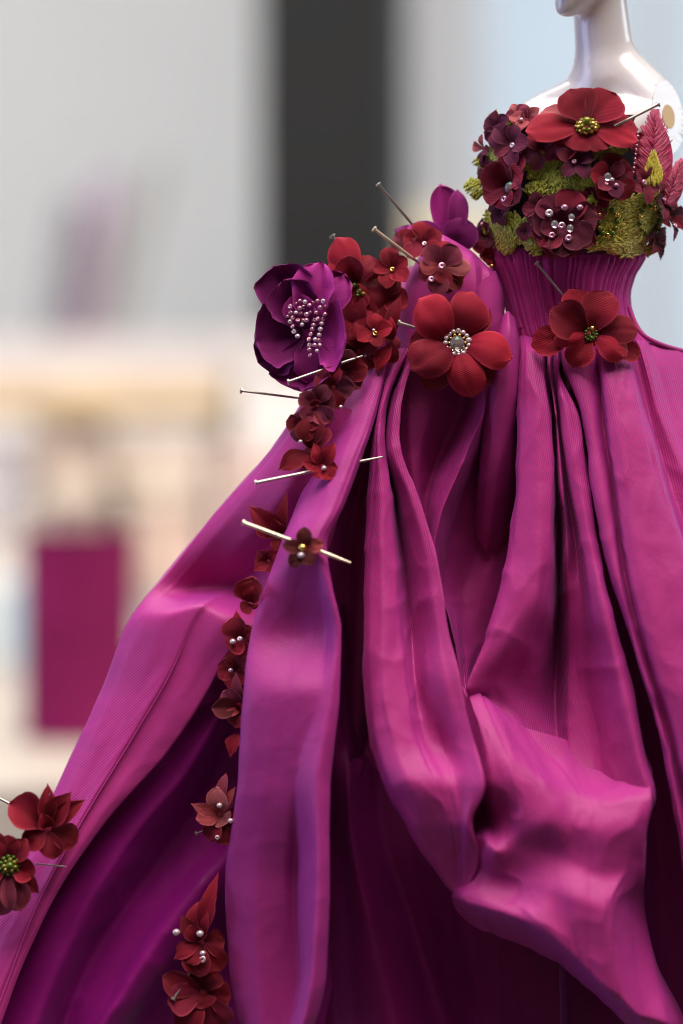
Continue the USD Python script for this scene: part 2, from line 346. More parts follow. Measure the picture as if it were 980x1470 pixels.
# recessed panel under the big red flower
cloth('inner_panel', [
 [(560,470,10),(552,560,20),(540,640,20),(550,720,20),(570,800,20),(590,880,20),(620,1000,30)],
 [(590,470,50),(585,560,48),(590,640,54),(600,720,56),(616,800,56),(635,880,58),(655,1000,78)],
 [(640,470,70),(626,560,48),(604,640,50),(600,720,52),(608,790,54),(632,870,58),(661,1000,88)],
 [(675,470,60),(664,580,14),(630,658,18),(612,725,30),(613,800,38),(637,880,48),(664,1000,90)],
 [(688,470,76),(680,576,60),(646,660,62),(620,735,66),(616,805,66),(640,883,70),(665,1000,91)],
 [(702,470,92),(696,574,92),(664,663,94),(631,745,94),(620,812,88),(644,886,84),(666,1000,92)],
 [(712,470,60),(706,600,24),(678,688,18),(646,772,20),(635,840,30),(651,895,48),(668,1000,92)],
 [(725,470,40),(722,600,-2),(706,700,-12),(684,790,-12),(665,860,4),(664,900,26),(670,1000,92)],
 [(745,470,40),(742,600,4),(726,700,2),(708,790,-2),(690,865,0),(676,915,20),(672,1000,88)],
 [(775,470,0),(775,600,-30),(770,700,-40),(760,800,-40),(740,880,-30),(715,940,-20),(690,1010,50)],
], 'faille_front', 120, 130, 'recessed ribbed panel beneath the large red flower', wrinkle=0.7, seed=7)

# pleats P1, P2 and the belly of the swag they run into
sy = [500, 630, 720, 805, 895, 980, 1065, 1132, 1180, 1230, 1290]
base = np.array([66, 104, 122, 140, 165, 190, 214, 238, 232, 206, 186.])
s1 = [570, 535, 529, 523, 520, 519, 530, 553, 580, 611, 655]
s2 = [574, 538, 536, 532, 530, 530, 542, 566, 594, 625, 656]
s3 = [582, 543, 548, 548, 550, 550, 566, 592, 618, 640, 657]
s4 = [590, 549, 559, 567, 573, 584, 594, 622, 640, 655, 658]
s5 = [591, 551, 567, 579, 589, 596, 612, 640, 652, 662, 658]
s6 = [594, 553, 578, 595, 607, 614, 632, 656, 662, 668, 659]
s7 = [600, 562, 592, 614, 627, 640, 658, 678, 670, 676, 659]
s8 = [606, 573, 603, 627, 643, 662, 681, 695, 680, 687, 660]
cloth('front_swag', cols(sy,
  (np.array(s1) + 12, base - [60, 70, 75, 80, 80, 80, 80, 80, 80, 70, 60]),
  (s1, base - [16, 20, 24, 26, 28, 32, 36, 40, 34, 22, 10]),
  (s2, base - [4, 5, 8, 8, 10, 12, 14, 18, 14, 12, 6]),
  (s3, base + [0, 2, 2, 4, 2, 2, 0, 0, -6, -8, -3]),
  (s4, base - [8, 8, 6, 8, 10, 12, 10, 0, 4, 8, 2]),
  (s5, base - [56, 70, 78, 76, 62, 40, 30, 4, 2, 8, 2]),
  (s6, base - [20, 24, 24, 26, 24, 14, 34, 10, 0, 0, 0]),
  (s7, base + [0, 0, 2, 0, 4, 6, -8, 4, 12, 2, 2]),
  (s8, base + [-4, 2, 2, 6, 8, 8, 8, 12, 4, 6, 4]),
  (np.array(s8) - 9, base - [50, 50, 50, 50, 50, 50, 50, 60, 80, 60, 30])),
  'faille', 130, 200, 'front pleats running down into a puffed swag', wrinkle=1.3, seed=11)

cloth('lower_swag', [
 [(640,975,110),(655,1055,140),(668,1130,150),(672,1170,120),(672,1212,170),(660,1250,170),(648,1285,170),(652,1300,150),(680,1330,110)],
 [(660,985,130),(678,1058,182),(692,1128,205),(694,1166,120),(693,1208,215),(680,1250,196),(658,1290,196),(664,1306,170),(690,1335,120)],
 [(670,988,140),(690,1050,205),(706,1120,228),(712,1180,196),(712,1222,236),(700,1258,208),(688,1300,222),(696,1314,190),(715,1345,120)],
 [(690,996,150),(715,1056,208),(738,1126,240),(744,1178,238),(742,1224,228),(736,1270,214),(734,1314,240),(744,1330,205),(755,1360,130)],
 [(712,1014,150),(752,1080,195),(780,1128,232),(786,1178,246),(786,1226,226),(782,1278,238),(786,1336,256),(800,1356,215),(805,1385,140)],
 [(756,1044,140),(800,1108,178),(822,1146,215),(824,1188,236),(822,1236,232),(824,1294,258),(838,1384,254),(850,1402,220),(850,1425,150)],
 [(830,1066,112),(850,1122,172),(866,1154,220),(866,1196,240),(864,1250,236),(866,1310,262),(868,1414,256),(880,1430,220),(882,1450,160)],
 [(890,1070,80),(905,1112,172),(914,1152,222),(906,1190,236),(898,1246,230),(878,1300,256),(888,1427,252),(900,1448,218),(906,1475,150)],
 [(918,1070,120),(932,1108,180),(936,1152,222),(928,1190,222),(921,1244,212),(898,1304,214),(912,1452,240),(922,1468,210),(926,1488,150)],
 [(922,1070,90),(935,1108,140),(937,1152,185),(929,1190,190),(926,1242,186),(926,1284,120),(956,1466,216),(962,1482,190),(964,1500,140)],
 [(905,1070,40),(915,1108,60),(918,1152,80),(912,1190,80),(908,1244,70),(914,1310,30),(985,1474,150),(985,1490,130),(985,1510,100)],
], 'faille', 150, 150, 'puffed lower swag of the overskirt', wrinkle=1.6, seed=13)

cloth('center_pleats', [
 [(756,474,6),(755,504,20),(755,600,40),(754,690,50),(748,780,60),(735,860,70),(712,930,90),(690,1000,100),(700,1020,90),(750,1060,80),(760,1106,55)],
 [(745,474,6),(743,504,60),(741,600,90),(738,690,106),(729,780,122),(712,860,138),(692,925,154),(669,987,168),(682,1002,150),(740,1045,140),(752,1091,115)],
 [(748,474,6),(746,504,74),(745,600,104),(743,690,120),(736,780,136),(722,860,152),(703,922,164),(684,982,160),(698,1006,142),(752,1052,140),(766,1098,115)],
 [(755,474,6),(754,504,82),(756,600,114),(758,690,130),(756,780,146),(748,860,163),(730,915,166),(712,976,146),(724,1014,130),(768,1064,140),(784,1110,115)],
 [(767,474,6),(766,509,88),(771,600,118),(774,690,134),(774,780,150),(770,860,162),(755,925,146),(738,990,120),(750,1030,116),(786,1092,145),(806,1138,120)],
 [(781,474,30),(780,514,86),(788,600,112),(792,690,126),(792,780,140),(788,860,138),(775,930,112),(765,1000,96),(775,1050,108),(800,1122,150),(814,1168,125)],
 [(784,474,30),(784,516,46),(794,600,44),(798,690,46),(801,780,36),(802,870,20),(800,940,20),(797,1010,50),(800,1070,104),(808,1132,152),(812,1178,127)],
 [(788,474,30),(788,518,78),(798,600,105),(805,690,118),(813,780,122),(813,870,100),(812,940,90),(814,1010,104),(816,1070,126),(822,1140,158),(820,1186,133)],
 [(794,474,30),(794,520,58),(803,600,66),(812,690,76),(826,780,90),(834,870,114),(838,940,116),(843,1010,120),(850,1075,136),(856,1150,164),(850,1196,139)],
 [(797,474,30),(797,521,82),(805,600,106),(817,690,122),(834,780,138),(850,870,154),(864,940,160),(876,1010,164),(888,1080,176),(902,1150,190),(888,1196,165)],
 [(800,474,30),(800,523,88),(814,600,114),(832,690,130),(848,780,148),(866,870,168),(882,940,178),(898,1010,188),(914,1080,198),(931,1148,204),(905,1194,164)],
 [(803,474,30),(803,524,82),(830,600,104),(846,690,118),(860,780,134),(878,870,152),(896,940,160),(912,1010,166),(926,1080,174),(939,1145,184),(905,1191,129)],
 [(803,474,30),(803,526,40),(820,600,10),(836,690,0),(842,780,-10),(852,870,-20),(864,940,-30),(876,1010,-30),(888,1080,-30),(900,1150,-30),(895,1196,40)],
], 'faille_front', 160, 170, 'gathered front pleats below the waist flower', wrinkle=1.3, seed=17)

ey = [470, 512, 600, 690, 780, 870, 950, 1040, 1150, 1290, 1500]
eb = np.array([40, 78, 108, 128, 148, 168, 180, 190, 198, 202, 202.])
def ec(xs, off, y0=None):
    xs = [820 + (xs[0] - 820) * .97] + list(xs) + [xs[-1] + 26 * (k + 1) for k in range(10 - len(xs))]
    ys = list(ey)
    if y0: ys[1] = y0; ys[0] = y0 - 30 if y0 > 511 else y0 + 2
    dd = eb + off
    if y0 and y0 < 511: dd = dd.copy(); dd[0] = dd[1] - 40
    return (xs, dd, ys)
cloth('right_pleats', cols(ey,
  ec((822,840,854,868,890,916,944,972,992,1012), -130, 512),
  ec((806,836,849,864,888,913,941,966,984,1004), 0, 512),
  ec((822,842,856,872,895,919,947,972,990,1012), 9, 512),
  ec((842,851,865,879,898,919,946,970,992,1020), 10, 514),
  ec((858,865,878,889,906,929,955,982,1006,1036), -12, 516),
  ec((862,870,884,896,914,938,964,992,1018,1050), 16, 518),
  ec((872,884,900,914,934,960,988,1020,1050,1085), 23, 520),
  ec((890,908,930,950,974,1000,1030,1066,1105,1150), 20, 520),
  ec((903,925,952,980,1008,1036,1068,1108,1150,1200), 10, 520),
  ec((908,932,960,990,1020,1050,1085,1125,1170,1225), -22, 500),
  ec((914,948,985,1020,1056,1090,1130,1175,1225,1290), -12, 488),
  ec((930,975,1018,1060,1100,1140,1185,1235,1290,1360), -34, 489),
  ec((985,1030,1075,1120,1160,1205,1255,1310,1370,1440), -70, 504),
  ec((1050,1090,1130,1175,1215,1260,1310,1370,1430,1500), -140, 510)),
  'faille', 150, 180, 'broad flat pleats at the right of the skirt', wrinkle=1.4, seed=19)

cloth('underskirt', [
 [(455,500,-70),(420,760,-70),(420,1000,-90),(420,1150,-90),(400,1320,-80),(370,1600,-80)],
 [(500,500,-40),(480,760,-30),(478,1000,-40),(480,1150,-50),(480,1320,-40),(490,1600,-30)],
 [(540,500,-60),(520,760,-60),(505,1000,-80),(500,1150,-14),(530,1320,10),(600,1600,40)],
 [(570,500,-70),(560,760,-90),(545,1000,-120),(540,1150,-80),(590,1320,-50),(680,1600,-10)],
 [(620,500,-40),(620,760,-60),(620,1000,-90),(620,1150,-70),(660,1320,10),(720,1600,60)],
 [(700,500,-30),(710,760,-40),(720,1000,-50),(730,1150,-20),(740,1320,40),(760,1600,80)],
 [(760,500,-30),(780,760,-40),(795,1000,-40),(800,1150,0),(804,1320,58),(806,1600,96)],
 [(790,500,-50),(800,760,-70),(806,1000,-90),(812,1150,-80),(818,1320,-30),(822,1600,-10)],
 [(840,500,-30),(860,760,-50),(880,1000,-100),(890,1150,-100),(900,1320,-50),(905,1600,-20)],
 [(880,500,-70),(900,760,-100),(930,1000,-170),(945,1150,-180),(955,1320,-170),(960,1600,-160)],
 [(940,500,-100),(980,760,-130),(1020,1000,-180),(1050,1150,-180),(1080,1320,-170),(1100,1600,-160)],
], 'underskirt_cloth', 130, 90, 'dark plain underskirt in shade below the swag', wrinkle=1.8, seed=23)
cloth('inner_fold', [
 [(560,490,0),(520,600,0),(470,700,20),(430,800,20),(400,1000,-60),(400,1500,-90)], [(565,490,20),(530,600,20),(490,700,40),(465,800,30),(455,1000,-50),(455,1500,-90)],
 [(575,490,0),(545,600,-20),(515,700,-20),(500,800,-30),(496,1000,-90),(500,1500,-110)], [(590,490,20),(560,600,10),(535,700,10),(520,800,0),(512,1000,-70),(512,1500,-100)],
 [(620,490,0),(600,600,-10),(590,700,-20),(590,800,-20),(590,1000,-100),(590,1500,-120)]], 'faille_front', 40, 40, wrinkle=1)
# back of the skirt, so that the gown is closed behind
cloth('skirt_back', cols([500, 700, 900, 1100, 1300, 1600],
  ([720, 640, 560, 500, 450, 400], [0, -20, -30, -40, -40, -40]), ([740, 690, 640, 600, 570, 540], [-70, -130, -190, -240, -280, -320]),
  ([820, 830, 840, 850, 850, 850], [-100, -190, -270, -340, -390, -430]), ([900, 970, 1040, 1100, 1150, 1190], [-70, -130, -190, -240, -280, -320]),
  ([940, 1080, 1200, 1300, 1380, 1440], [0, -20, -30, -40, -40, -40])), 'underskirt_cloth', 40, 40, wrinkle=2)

# gathered knot beside the waist
cloth('shoulder_puff', [
 [(612,372,0),(598,395,0),(584,430,0),(576,465,5),(570,530,10)],
 [(604,365,20),(590,390,32),(577,425,38),(571,460,38),(566,525,40)],
 [(612,352,38),(602,388,56),(590,430,60),(584,470,60),(580,530,60)],
 [(624,341,42),(620,384,72),(612,430,76),(606,475,74),(600,535,70)],
 [(634,336,44),(640,380,80),(634,430,82),(628,480,80),(622,540,76)],
 [(655,347,45),(664,385,82),(660,430,86),(654,480,82),(650,540,76)],
 [(670,356,42),(682,385,80),(684,420,86),(682,470,84),(678,540,78)],
 [(684,366,38),(692,392,66),(692,420,72),(690,470,74),(684,540,70)],
 [(696,378,30),(704,396,70),(706,428,80),(702,478,80),(698,540,74)],
 [(706,387,14),(717,408,52),(719,440,60),(714,482,60),(710,540,58)],
 [(709,391,-10),(722,418,16),(724,446,20),(720,490,20),(718,540,22)],
], 'faille_side', 110, 80, 'ribbed knot of cloth gathered beside the waist', wrinkle=0.5, seed=27, crease=1.2)
cloth('shoulder_puff', [
 [(712,480,30),(706,520,40),(700,560,36),(692,640,10),(680,760,-30)],
 [(706,474,60),(702,515,74),(698,560,76),(690,640,56),(682,770,0)],
 [(722,452,72),(719,490,94),(714,545,100),(704,640,82),(690,780,10)],
 [(729,446,74),(731,480,96),(729,540,100),(719,640,84),(698,790,10)],
 [(738,456,66),(742,492,84),(741,545,86),(736,640,66),(716,790,0)],
 [(741,463,20),(747,505,40),(748,550,40),(744,650,30),(730,790,-30)],
], 'faille_side', 50, 60, 'upright fold of cloth against the waistband', wrinkle=0.6, seed=28, crease=1.2)
cloth('shoulder_puff', [
 [(674,430,70),(674,462,68),(670,530,60)], [(677,424,94),(677,460,92),(673,530,80)], [(689,407,98),(691,450,98),(686,530,84)],
 [(701,397,88),(707,440,92),(702,530,80)], [(711,388,70),(720,430,76),(716,530,64)], [(713,391,20),(724,430,30),(721,530,20)]],
 'faille_side', 50, 50, 'overlapping fold at the side of the ribbed knot', wrinkle=0.4, seed=29, crease=0.8)
cloth('shoulder_backing', [
 [(455,560,-20),(440,600,-20),(425,650,-20)], [(490,470,-20),(480,540,10),(470,620,20)], [(560,400,-20),(545,470,20),(530,580,30)],
 [(610,375,-15),(600,440,25),(590,560,35)], [(690,370,-20),(690,430,10),(690,560,20)]], 'faille_side', 40, 40, wrinkle=1.5)

# smocked waistband
wy = np.array([352, 358, 366, 380, 400, 430, 460, 482, 502, 516.])
wl = np.array([706, 702, 701, 705, 712, 722, 730, 735, 738, 735.])
wr = np.array([922, 926, 927, 921, 910, 903, 907, 922, 940, 952.])
wd = np.array([70, 76, 78, 76, 72, 68, 68, 70, 66, 44.])
nv, nu = 70, 620
yy = np.linspace(wy[0], wy[-1], nv)
Lx, Rx, Dx = (PchipInterpolator(wy, a)(yy) for a in (wl, wr, wd))
th = np.linspace(-np.pi / 2 - 0.5, np.pi / 2 + 0.5, nu)
rngw = np.random.RandomState(4)
ph = np.cumsum(np.maximum(0.25, 1 + 0.6 * np.interp(np.arange(nu), np.arange(0, nu, 9), rngw.randn(len(np.arange(0, nu, 9)))))); ph *= 2 * np.pi * 38 / ph[-1]
G = np.zeros((nu, nv, 3))
for j in range(nv):
    sway = 0.22 * np.sin(yy[j] / 34.0 + 2.2 * np.sin(th * 1.5)) + 0.10 * np.sin(yy[j] / 13.0 + th * 9)
    fade = np.clip((yy[j] - 352) / 16, 0.25, 1)
    rib = np.abs(np.sin((ph + sway * 3) / 2)) ** 0.75
    k = 1 + (rib - 0.6) * 0.052 * fade * (0.75 + 0.5 * meshkit.noise(np.stack([th * 9, np.full(nu, yy[j] / 40.), np.zeros(nu)], -1), 3)) + 0.012 * math.sin(yy[j] / 5.0) * (yy[j] < 372)
    cx, a = (Lx[j] + Rx[j]) / 2, (Rx[j] - Lx[j]) / 2
    roll = -6 * max(0, (358 - yy[j]) / 6) ** 2
    G[:, j] = np.stack([cx + a * k * np.sin(th), yy[j] + 5 * np.cos(th) - 3 + 1.5 * np.sin(th * 23), (Dx[j] * k) * np.cos(th) + roll - 4], 1)
tag(obj('waistband', grid(PN(G)), 'crepe', gown), 'finely smocked magenta waistband')
# fuzzy cut edge of the waistband
rng = random.Random(8); fz = []
for i in range(900):
    t = rng.uniform(-1.5, 1.5); x = 814 + 112 * math.sin(t); dd = 78 * math.cos(t); y0 = 357 + 5 * math.cos(t) + rng.uniform(-4, 9)
    a = P(x, y0, dd); b = P(x + rng.uniform(-3, 3), y0 - rng.uniform(2, 6), dd + rng.uniform(0, 4))
    fz.append(tube([a, b], [0.00007, 0.00003], 3, False))
tag(obj('frayed_edge', join(fz), 'crepe', gown), kind='stuff')
# piping of the yoke
pts = [(903,440,40),(911,463,48),(922,480,52),(942,492,44),(985,505,8),(1040,513,-60)]
pp = PchipInterpolator(range(6), np.array(pts, float))(np.linspace(0, 5, 40))
obj('piping', tube(PN(pp), 3.4 * S, 8), 'faille_side', gown)

# ------------------------------------------------------------------ bodice
BC = 832.0
def bod(py):
    return (np.interp(py, [150, 200, 280, 330, 365], [134, 134, 130, 120, 108]), np.interp(py, [150, 200, 280, 330, 365], [88, 92, 96, 90, 80]), np.interp(py, [150, 280, 365], [832, 829, 815]))
def bd(px, py):
    """Nearness and outward slant of the bodice at a plan position."""
    a, b, c = bod(py); s = np.clip((px - c) / a, -0.985, 0.985)
    return b * math.sqrt(1 - s * s), s * b / a * 1.0 / max(0.2, math.sqrt(1 - s * s))
g = np.zeros((60, 30, 3))
for i, t in enumerate(np.linspace(-np.pi, np.pi, 60)):
    for j, y in enumerate(np.linspace(165, 366, 30)):
        a, b, c = bod(y); g[i, j] = (c + (a - 5) * math.sin(t), y, (b - 5) * math.cos(t))
bodice = obj('bodice', grid(PN(g)), 'tulle', gown)
tag(bodice, 'strapless bodice covered in moss green embroidery')

def stitches(name, cx, cy, rx, ry_, n, mat, ang, parent=bodice, dz=7.0, seed=0, length=12, curve=None, dome=1.0):
    """A patch of padded embroidery: many short lying threads on a low mound."""
    rng = random.Random(seed); parts = []
    for i in range(int(n * .62)):
        r, t = rng.random() ** 0.52, rng.uniform(0, 2 * math.pi)
        edge = 1 + 0.22 * math.sin(3 * t + seed) + 0.12 * math.sin(7 * t + 2 * seed)
        x, y = cx + rx * r * edge * math.cos(t), cy + ry_ * r * edge * math.sin(t)
        h = dz * (1 - 0.75 * r * r) * dome + rng.uniform(-1.5, 2.0)
        al = math.radians(ang + rng.gauss(0, 20) + 26 * math.sin(x / 13.0 + seed) + 26 * math.sin(y / 10.0))
        ln = length * rng.uniform(0.6, 1.2) / 2
        dx, dy = math.cos(al) * ln, -math.sin(al) * ln
        p = []
        for s in (-1, -0.4, 0.4, 1):
            xx, yy_ = x + dx * s, y + dy * s
            p.append(P(xx, yy_, bd(xx, yy_)[0] + h + 2.2 * (1 - s * s) - 1.5))
        parts.append(tube(p, [0.0002, 0.00036, 0.00036, 0.0002], 4, False))
    m = obj(name, join(parts), mat, parent)
    return tag(m, kind='stuff')
for k, a in enumerate([(812,258,56,30,1500,'moss_thread',80), (728,332,36,28,900,'moss_thread',60), (767,346,14,18,360,'moss_thread',40), (905,318,46,44,1500,'gold_thread',50),
          (880,350,42,14,520,'gold_thread',20), (704,228,18,14,340,'moss_thread',50), (712,180,14,14,220,'moss_thread',70), (930,312,20,30,420,'moss_thread',60),
          (868,212,30,14,420,'moss_thread',80), (770,235,28,18,500,'moss_thread',30), (790,205,26,12,300,'moss_thread',30), (846,290,20,18,340,'moss_thread',70)]):
    stitches('embroidery', *a, seed=k + 1)
# little padded tab poking out at the left
tp = []
rng = random.Random(3)
for i in range(170):
    s = rng.random(); t = rng.uniform(0, 2 * math.pi); q = 11 * math.sqrt(max(0.05, 1 - (2 * s - 1.0) ** 2)) * 0.95
    c = np.array([671 + 20 * s, 260 + 22 * s, 26.]); al = rng.uniform(-0.25, 0.25)
    dirv = np.array([math.cos(0.75 + math.pi / 2 + al), math.sin(0.75 + math.pi / 2 + al)])
    u = math.cos(t) * q; d0 = 26 + math.sin(t) * q * 0.8
    x, y = c[0] + dirv[0] * u, c[1] + dirv[1] * u
    e = dirv * 4.0
    tp.append(tube([P(x - e[0], y - e[1], d0), P(x, y, d0 + 1), P(x + e[0], y + e[1], d0)], [0.00013, 0.0002, 0.00013], 4, False))
tag(obj('embroidery', join(tp), 'moss_thread', bodice), 'padded green tab poking out at the side', kind='stuff')

def embroidered_leaf(pts_axis, width, mat, seed, inner=None, parent=gown):
    """Leaf of satin stitches: pts_axis (base, tip) with nearness."""
    rng = random.Random(seed); b, t = np.array(pts_axis[0], float), np.array(pts_axis[1], float); ax = t - b
    ln = np.linalg.norm(ax[:2]); e = ax[:2] / ln; sd = np.array([-e[1], e[0]]); parts = []
    for i in range(360):
        v = rng.random(); sgn = rng.choice((-1, 1)); w = width * math.sin(math.pi * min(1, 0.12 + 0.88 * v) ** 0.8) ** 0.8 * (0.88 + 0.12 * math.sin(v * 40))
        u0 = rng.uniform(0.0, 0.55); u1 = min(1.0, u0 + rng.uniform(0.35, 0.6)); v1 = min(1.06, v + 0.16 * (u1 - u0) + 0.05)
        p = []
        for q in (0, 0.5, 1):
            u = u0 + (u1 - u0) * q; vv = v + (v1 - v) * q
            xy = b[:2] + ax[:2] * vv + sd * sgn * u * w
            p.append(P(xy[0], xy[1], b[2] + ax[2] * vv + 5 * (1 - u * u) - 3 * u + rng.uniform(0, 1.4)))
        parts.append(tube(p, [0.00013, 0.0002, 0.00013], 4, False))
    g_ = np.zeros((9, 16, 3))
    for i, u in enumerate(np.linspace(-1, 1, 9)):
        for j, v in enumerate(np.linspace(0, 1, 16)):
            w = width * math.sin(math.pi * min(1, 0.12 + 0.88 * v) ** 0.8) ** 0.8
            xy = b[:2] + ax[:2] * v + sd * u * w * 0.97
            g_[i, j] = (xy[0], xy[1], b[2] + ax[2] * v + 5 * (1 - u * u) - 3 * abs(u) - 1)
    m = obj('embroidered_leaf', join([grid(PN(g_))] + parts), mat, parent)
    if inner:
        parts = []
        for i in range(150):
            v = rng.uniform(0.02, 0.42); w = width * 0.5 * (1 - abs(v - 0.14) / 0.34); u = rng.uniform(-1, 1)
            if w <= 0: continue
            xy = b[:2] + ax[:2] * v + sd * u * w; e2 = e * 7
            d0 = b[2] + ax[2] * v + 7
            parts.append(tube([P(*(xy - e2), d0 - 1), P(*xy, d0 + rng.uniform(0, 1.5)), P(*(xy + e2), d0 - 1)], [0.00012, 0.0002, 0.00012], 4, False))
        obj('embroidered_heart', join(parts), inner, m)
    return m
tag(embroidered_leaf([(936, 264, 82), (940, 163, 72)], 29, 'wine_thread', 5, 'gold_thread'), 'tall wine red embroidered leaf with a green heart')
tag(embroidered_leaf([(955, 294, 50), (978, 232, 40)], 17, 'wine_thread', 6), 'small wine red embroidered leaf at the side')

# ------------------------------------------------------------------ mannequin
def sph(px, py, d, r):
    return m3.Manifold.sphere(r * S, 40).translate(tuple(P(px, py, d)))
def hull(*a):
    return m3.Manifold.batch_hull([sph(*x) for x in a])
body = hull((858,-20,2,37), (864,40,-4,39), (868,85,-8,42))
body += hull((868,70,-8,38), (872,118,-8,50), (850,120,-14,34))
body += hull((856,134,-22,34), (776,170,-48,33), (865,140,-15,46))
body += hull((880,100,-8,42), (947,173,18,47), (865,130,-15,46))
body += hull((770,178,-46,36), (947,173,18,47), (828,250,0,80), (842,196,6,58))
body += hull((828,250,0,80), (812,340,0,56), (815,440,-6,50))
# head turned to the left
body += hull((812,9,52,16), (822,3,44,20), (872,-38,4,30), (842,-52,40,44), (862,-32,-2,36))
body += hull((842,-60,40,46), (872,-120,-6,88), (848,-120,24,74), (838,-85,44,42))
body += hull((800,-66,82,6), (796,-42,92,8), (806,-46,80,10), (812,-95,78,8))
body += hull((800,-22,76,5), (812,-20,74,8), (806,-16,72,7))
tm = body.refine_to_length(0.0011).to_mesh()
t_ = trimesh.Trimesh(tm.vert_properties[:, :3], tm.tri_verts)
t_.merge_vertices(); trimesh.smoothing.filter_taubin(t_, lamb=0.6, nu=0.52, iterations=90)
mm = m3.Manifold(m3.Mesh(np.asarray(t_.vertices, np.float32), np.asarray(t_.faces, np.uint32)))
cutn = np.array([0.78, -0.62, 0.05]); cutn /= np.linalg.norm(cutn); cutc = P(958, 173, 30)
if mm.status() == m3.Error.NoError and not mm.is_empty():
    big = mm.trim_by_plane(tuple(-cutn), float(-cutn @ cutc))
    sx = np.cross(cutn, (0, 0, 1)); sx /= np.linalg.norm(sx); sz = np.cross(sx, cutn)
    hole_c = P(968, 166, 34)
    cyl = trimesh.creation.cylinder(radius=17 * S, height=24 * S, sections=40)
    T = np.eye(4); T[:3, 0], T[:3, 1], T[:3, 2], T[:3, 3] = sx, sz, cutn, hole_c
    cyl.apply_transform(T)
    big = big - m3.Manifold(m3.Mesh(np.asarray(cyl.vertices, np.float32), np.asarray(cyl.faces, np.uint32)))
else:
    big = mm
doll = thing('mannequin', 'glossy white porcelain doll mannequin with an open shoulder joint', 'mannequin', loc=P(820, 1750, 0))
v, f, _ = meshkit.arrays(big)
ms = usdkit.mesh(stage, free(str(doll.GetPath()), 'body'), (v - org(doll), f), MAT['porcelain'], smooth=42)
disc = trimesh.creation.cylinder(radius=16.6 * S, height=2 * S, sections=40); T2 = T.copy(); T2[:3, 3] = hole_c - cutn * 10.4 * S; disc.apply_transform(T2)
obj('joint_socket', disc, 'socket', doll, smooth=False)
obj('stand_rod', tube(PN(np.array([(816, 420, -8), (818, 560, -60), (820, 760, -190), (820, 1748, -200)], float)), 16 * S, 16), 'pin_steel', doll)

# ------------------------------------------------------------------ flowers
SHAPES = {'round': ([0, .12, .3, .55, .78, .92, 1], [.22, .42, .76, 1, .92, .6, .05]),
          'wide': ([0, .12, .3, .55, .8, .93, 1], [.25, .55, .88, 1, .95, .72, .15]),
          'point': ([0, .15, .4, .6, .8, .93, 1], [.25, .6, 1, .92, .6, .25, .02]),
          'oval': ([0, .15, .4, .6, .8, .93, 1], [.3, .7, .98, 1, .8, .48, .05]),
          'tooth': ([0, .15, .35, .6, .8, .93, 1], [.25, .7, 1, .8, .5, .22, .02])}
SHAPES = {k: PchipInterpolator(*v) for k, v in SHAPES.items()}
def _round(v0, pw, b):
    def w(v):
        v = np.asarray(v, float)
        lo = b + (1 - b) * np.sin(np.clip(v / v0, 0, 1) * np.pi / 2) ** pw
        return np.where(v > v0, np.sqrt(np.clip(1 - ((v - v0) / (1.001 - v0)) ** 2.2, 0, 1)), lo)
    return w
SHAPES['round'] = _round(.60, 1.2, .2); SHAPES['wide'] = _round(.66, .9, .24); SHAPES['oval'] = _round(.5, .9, .28)

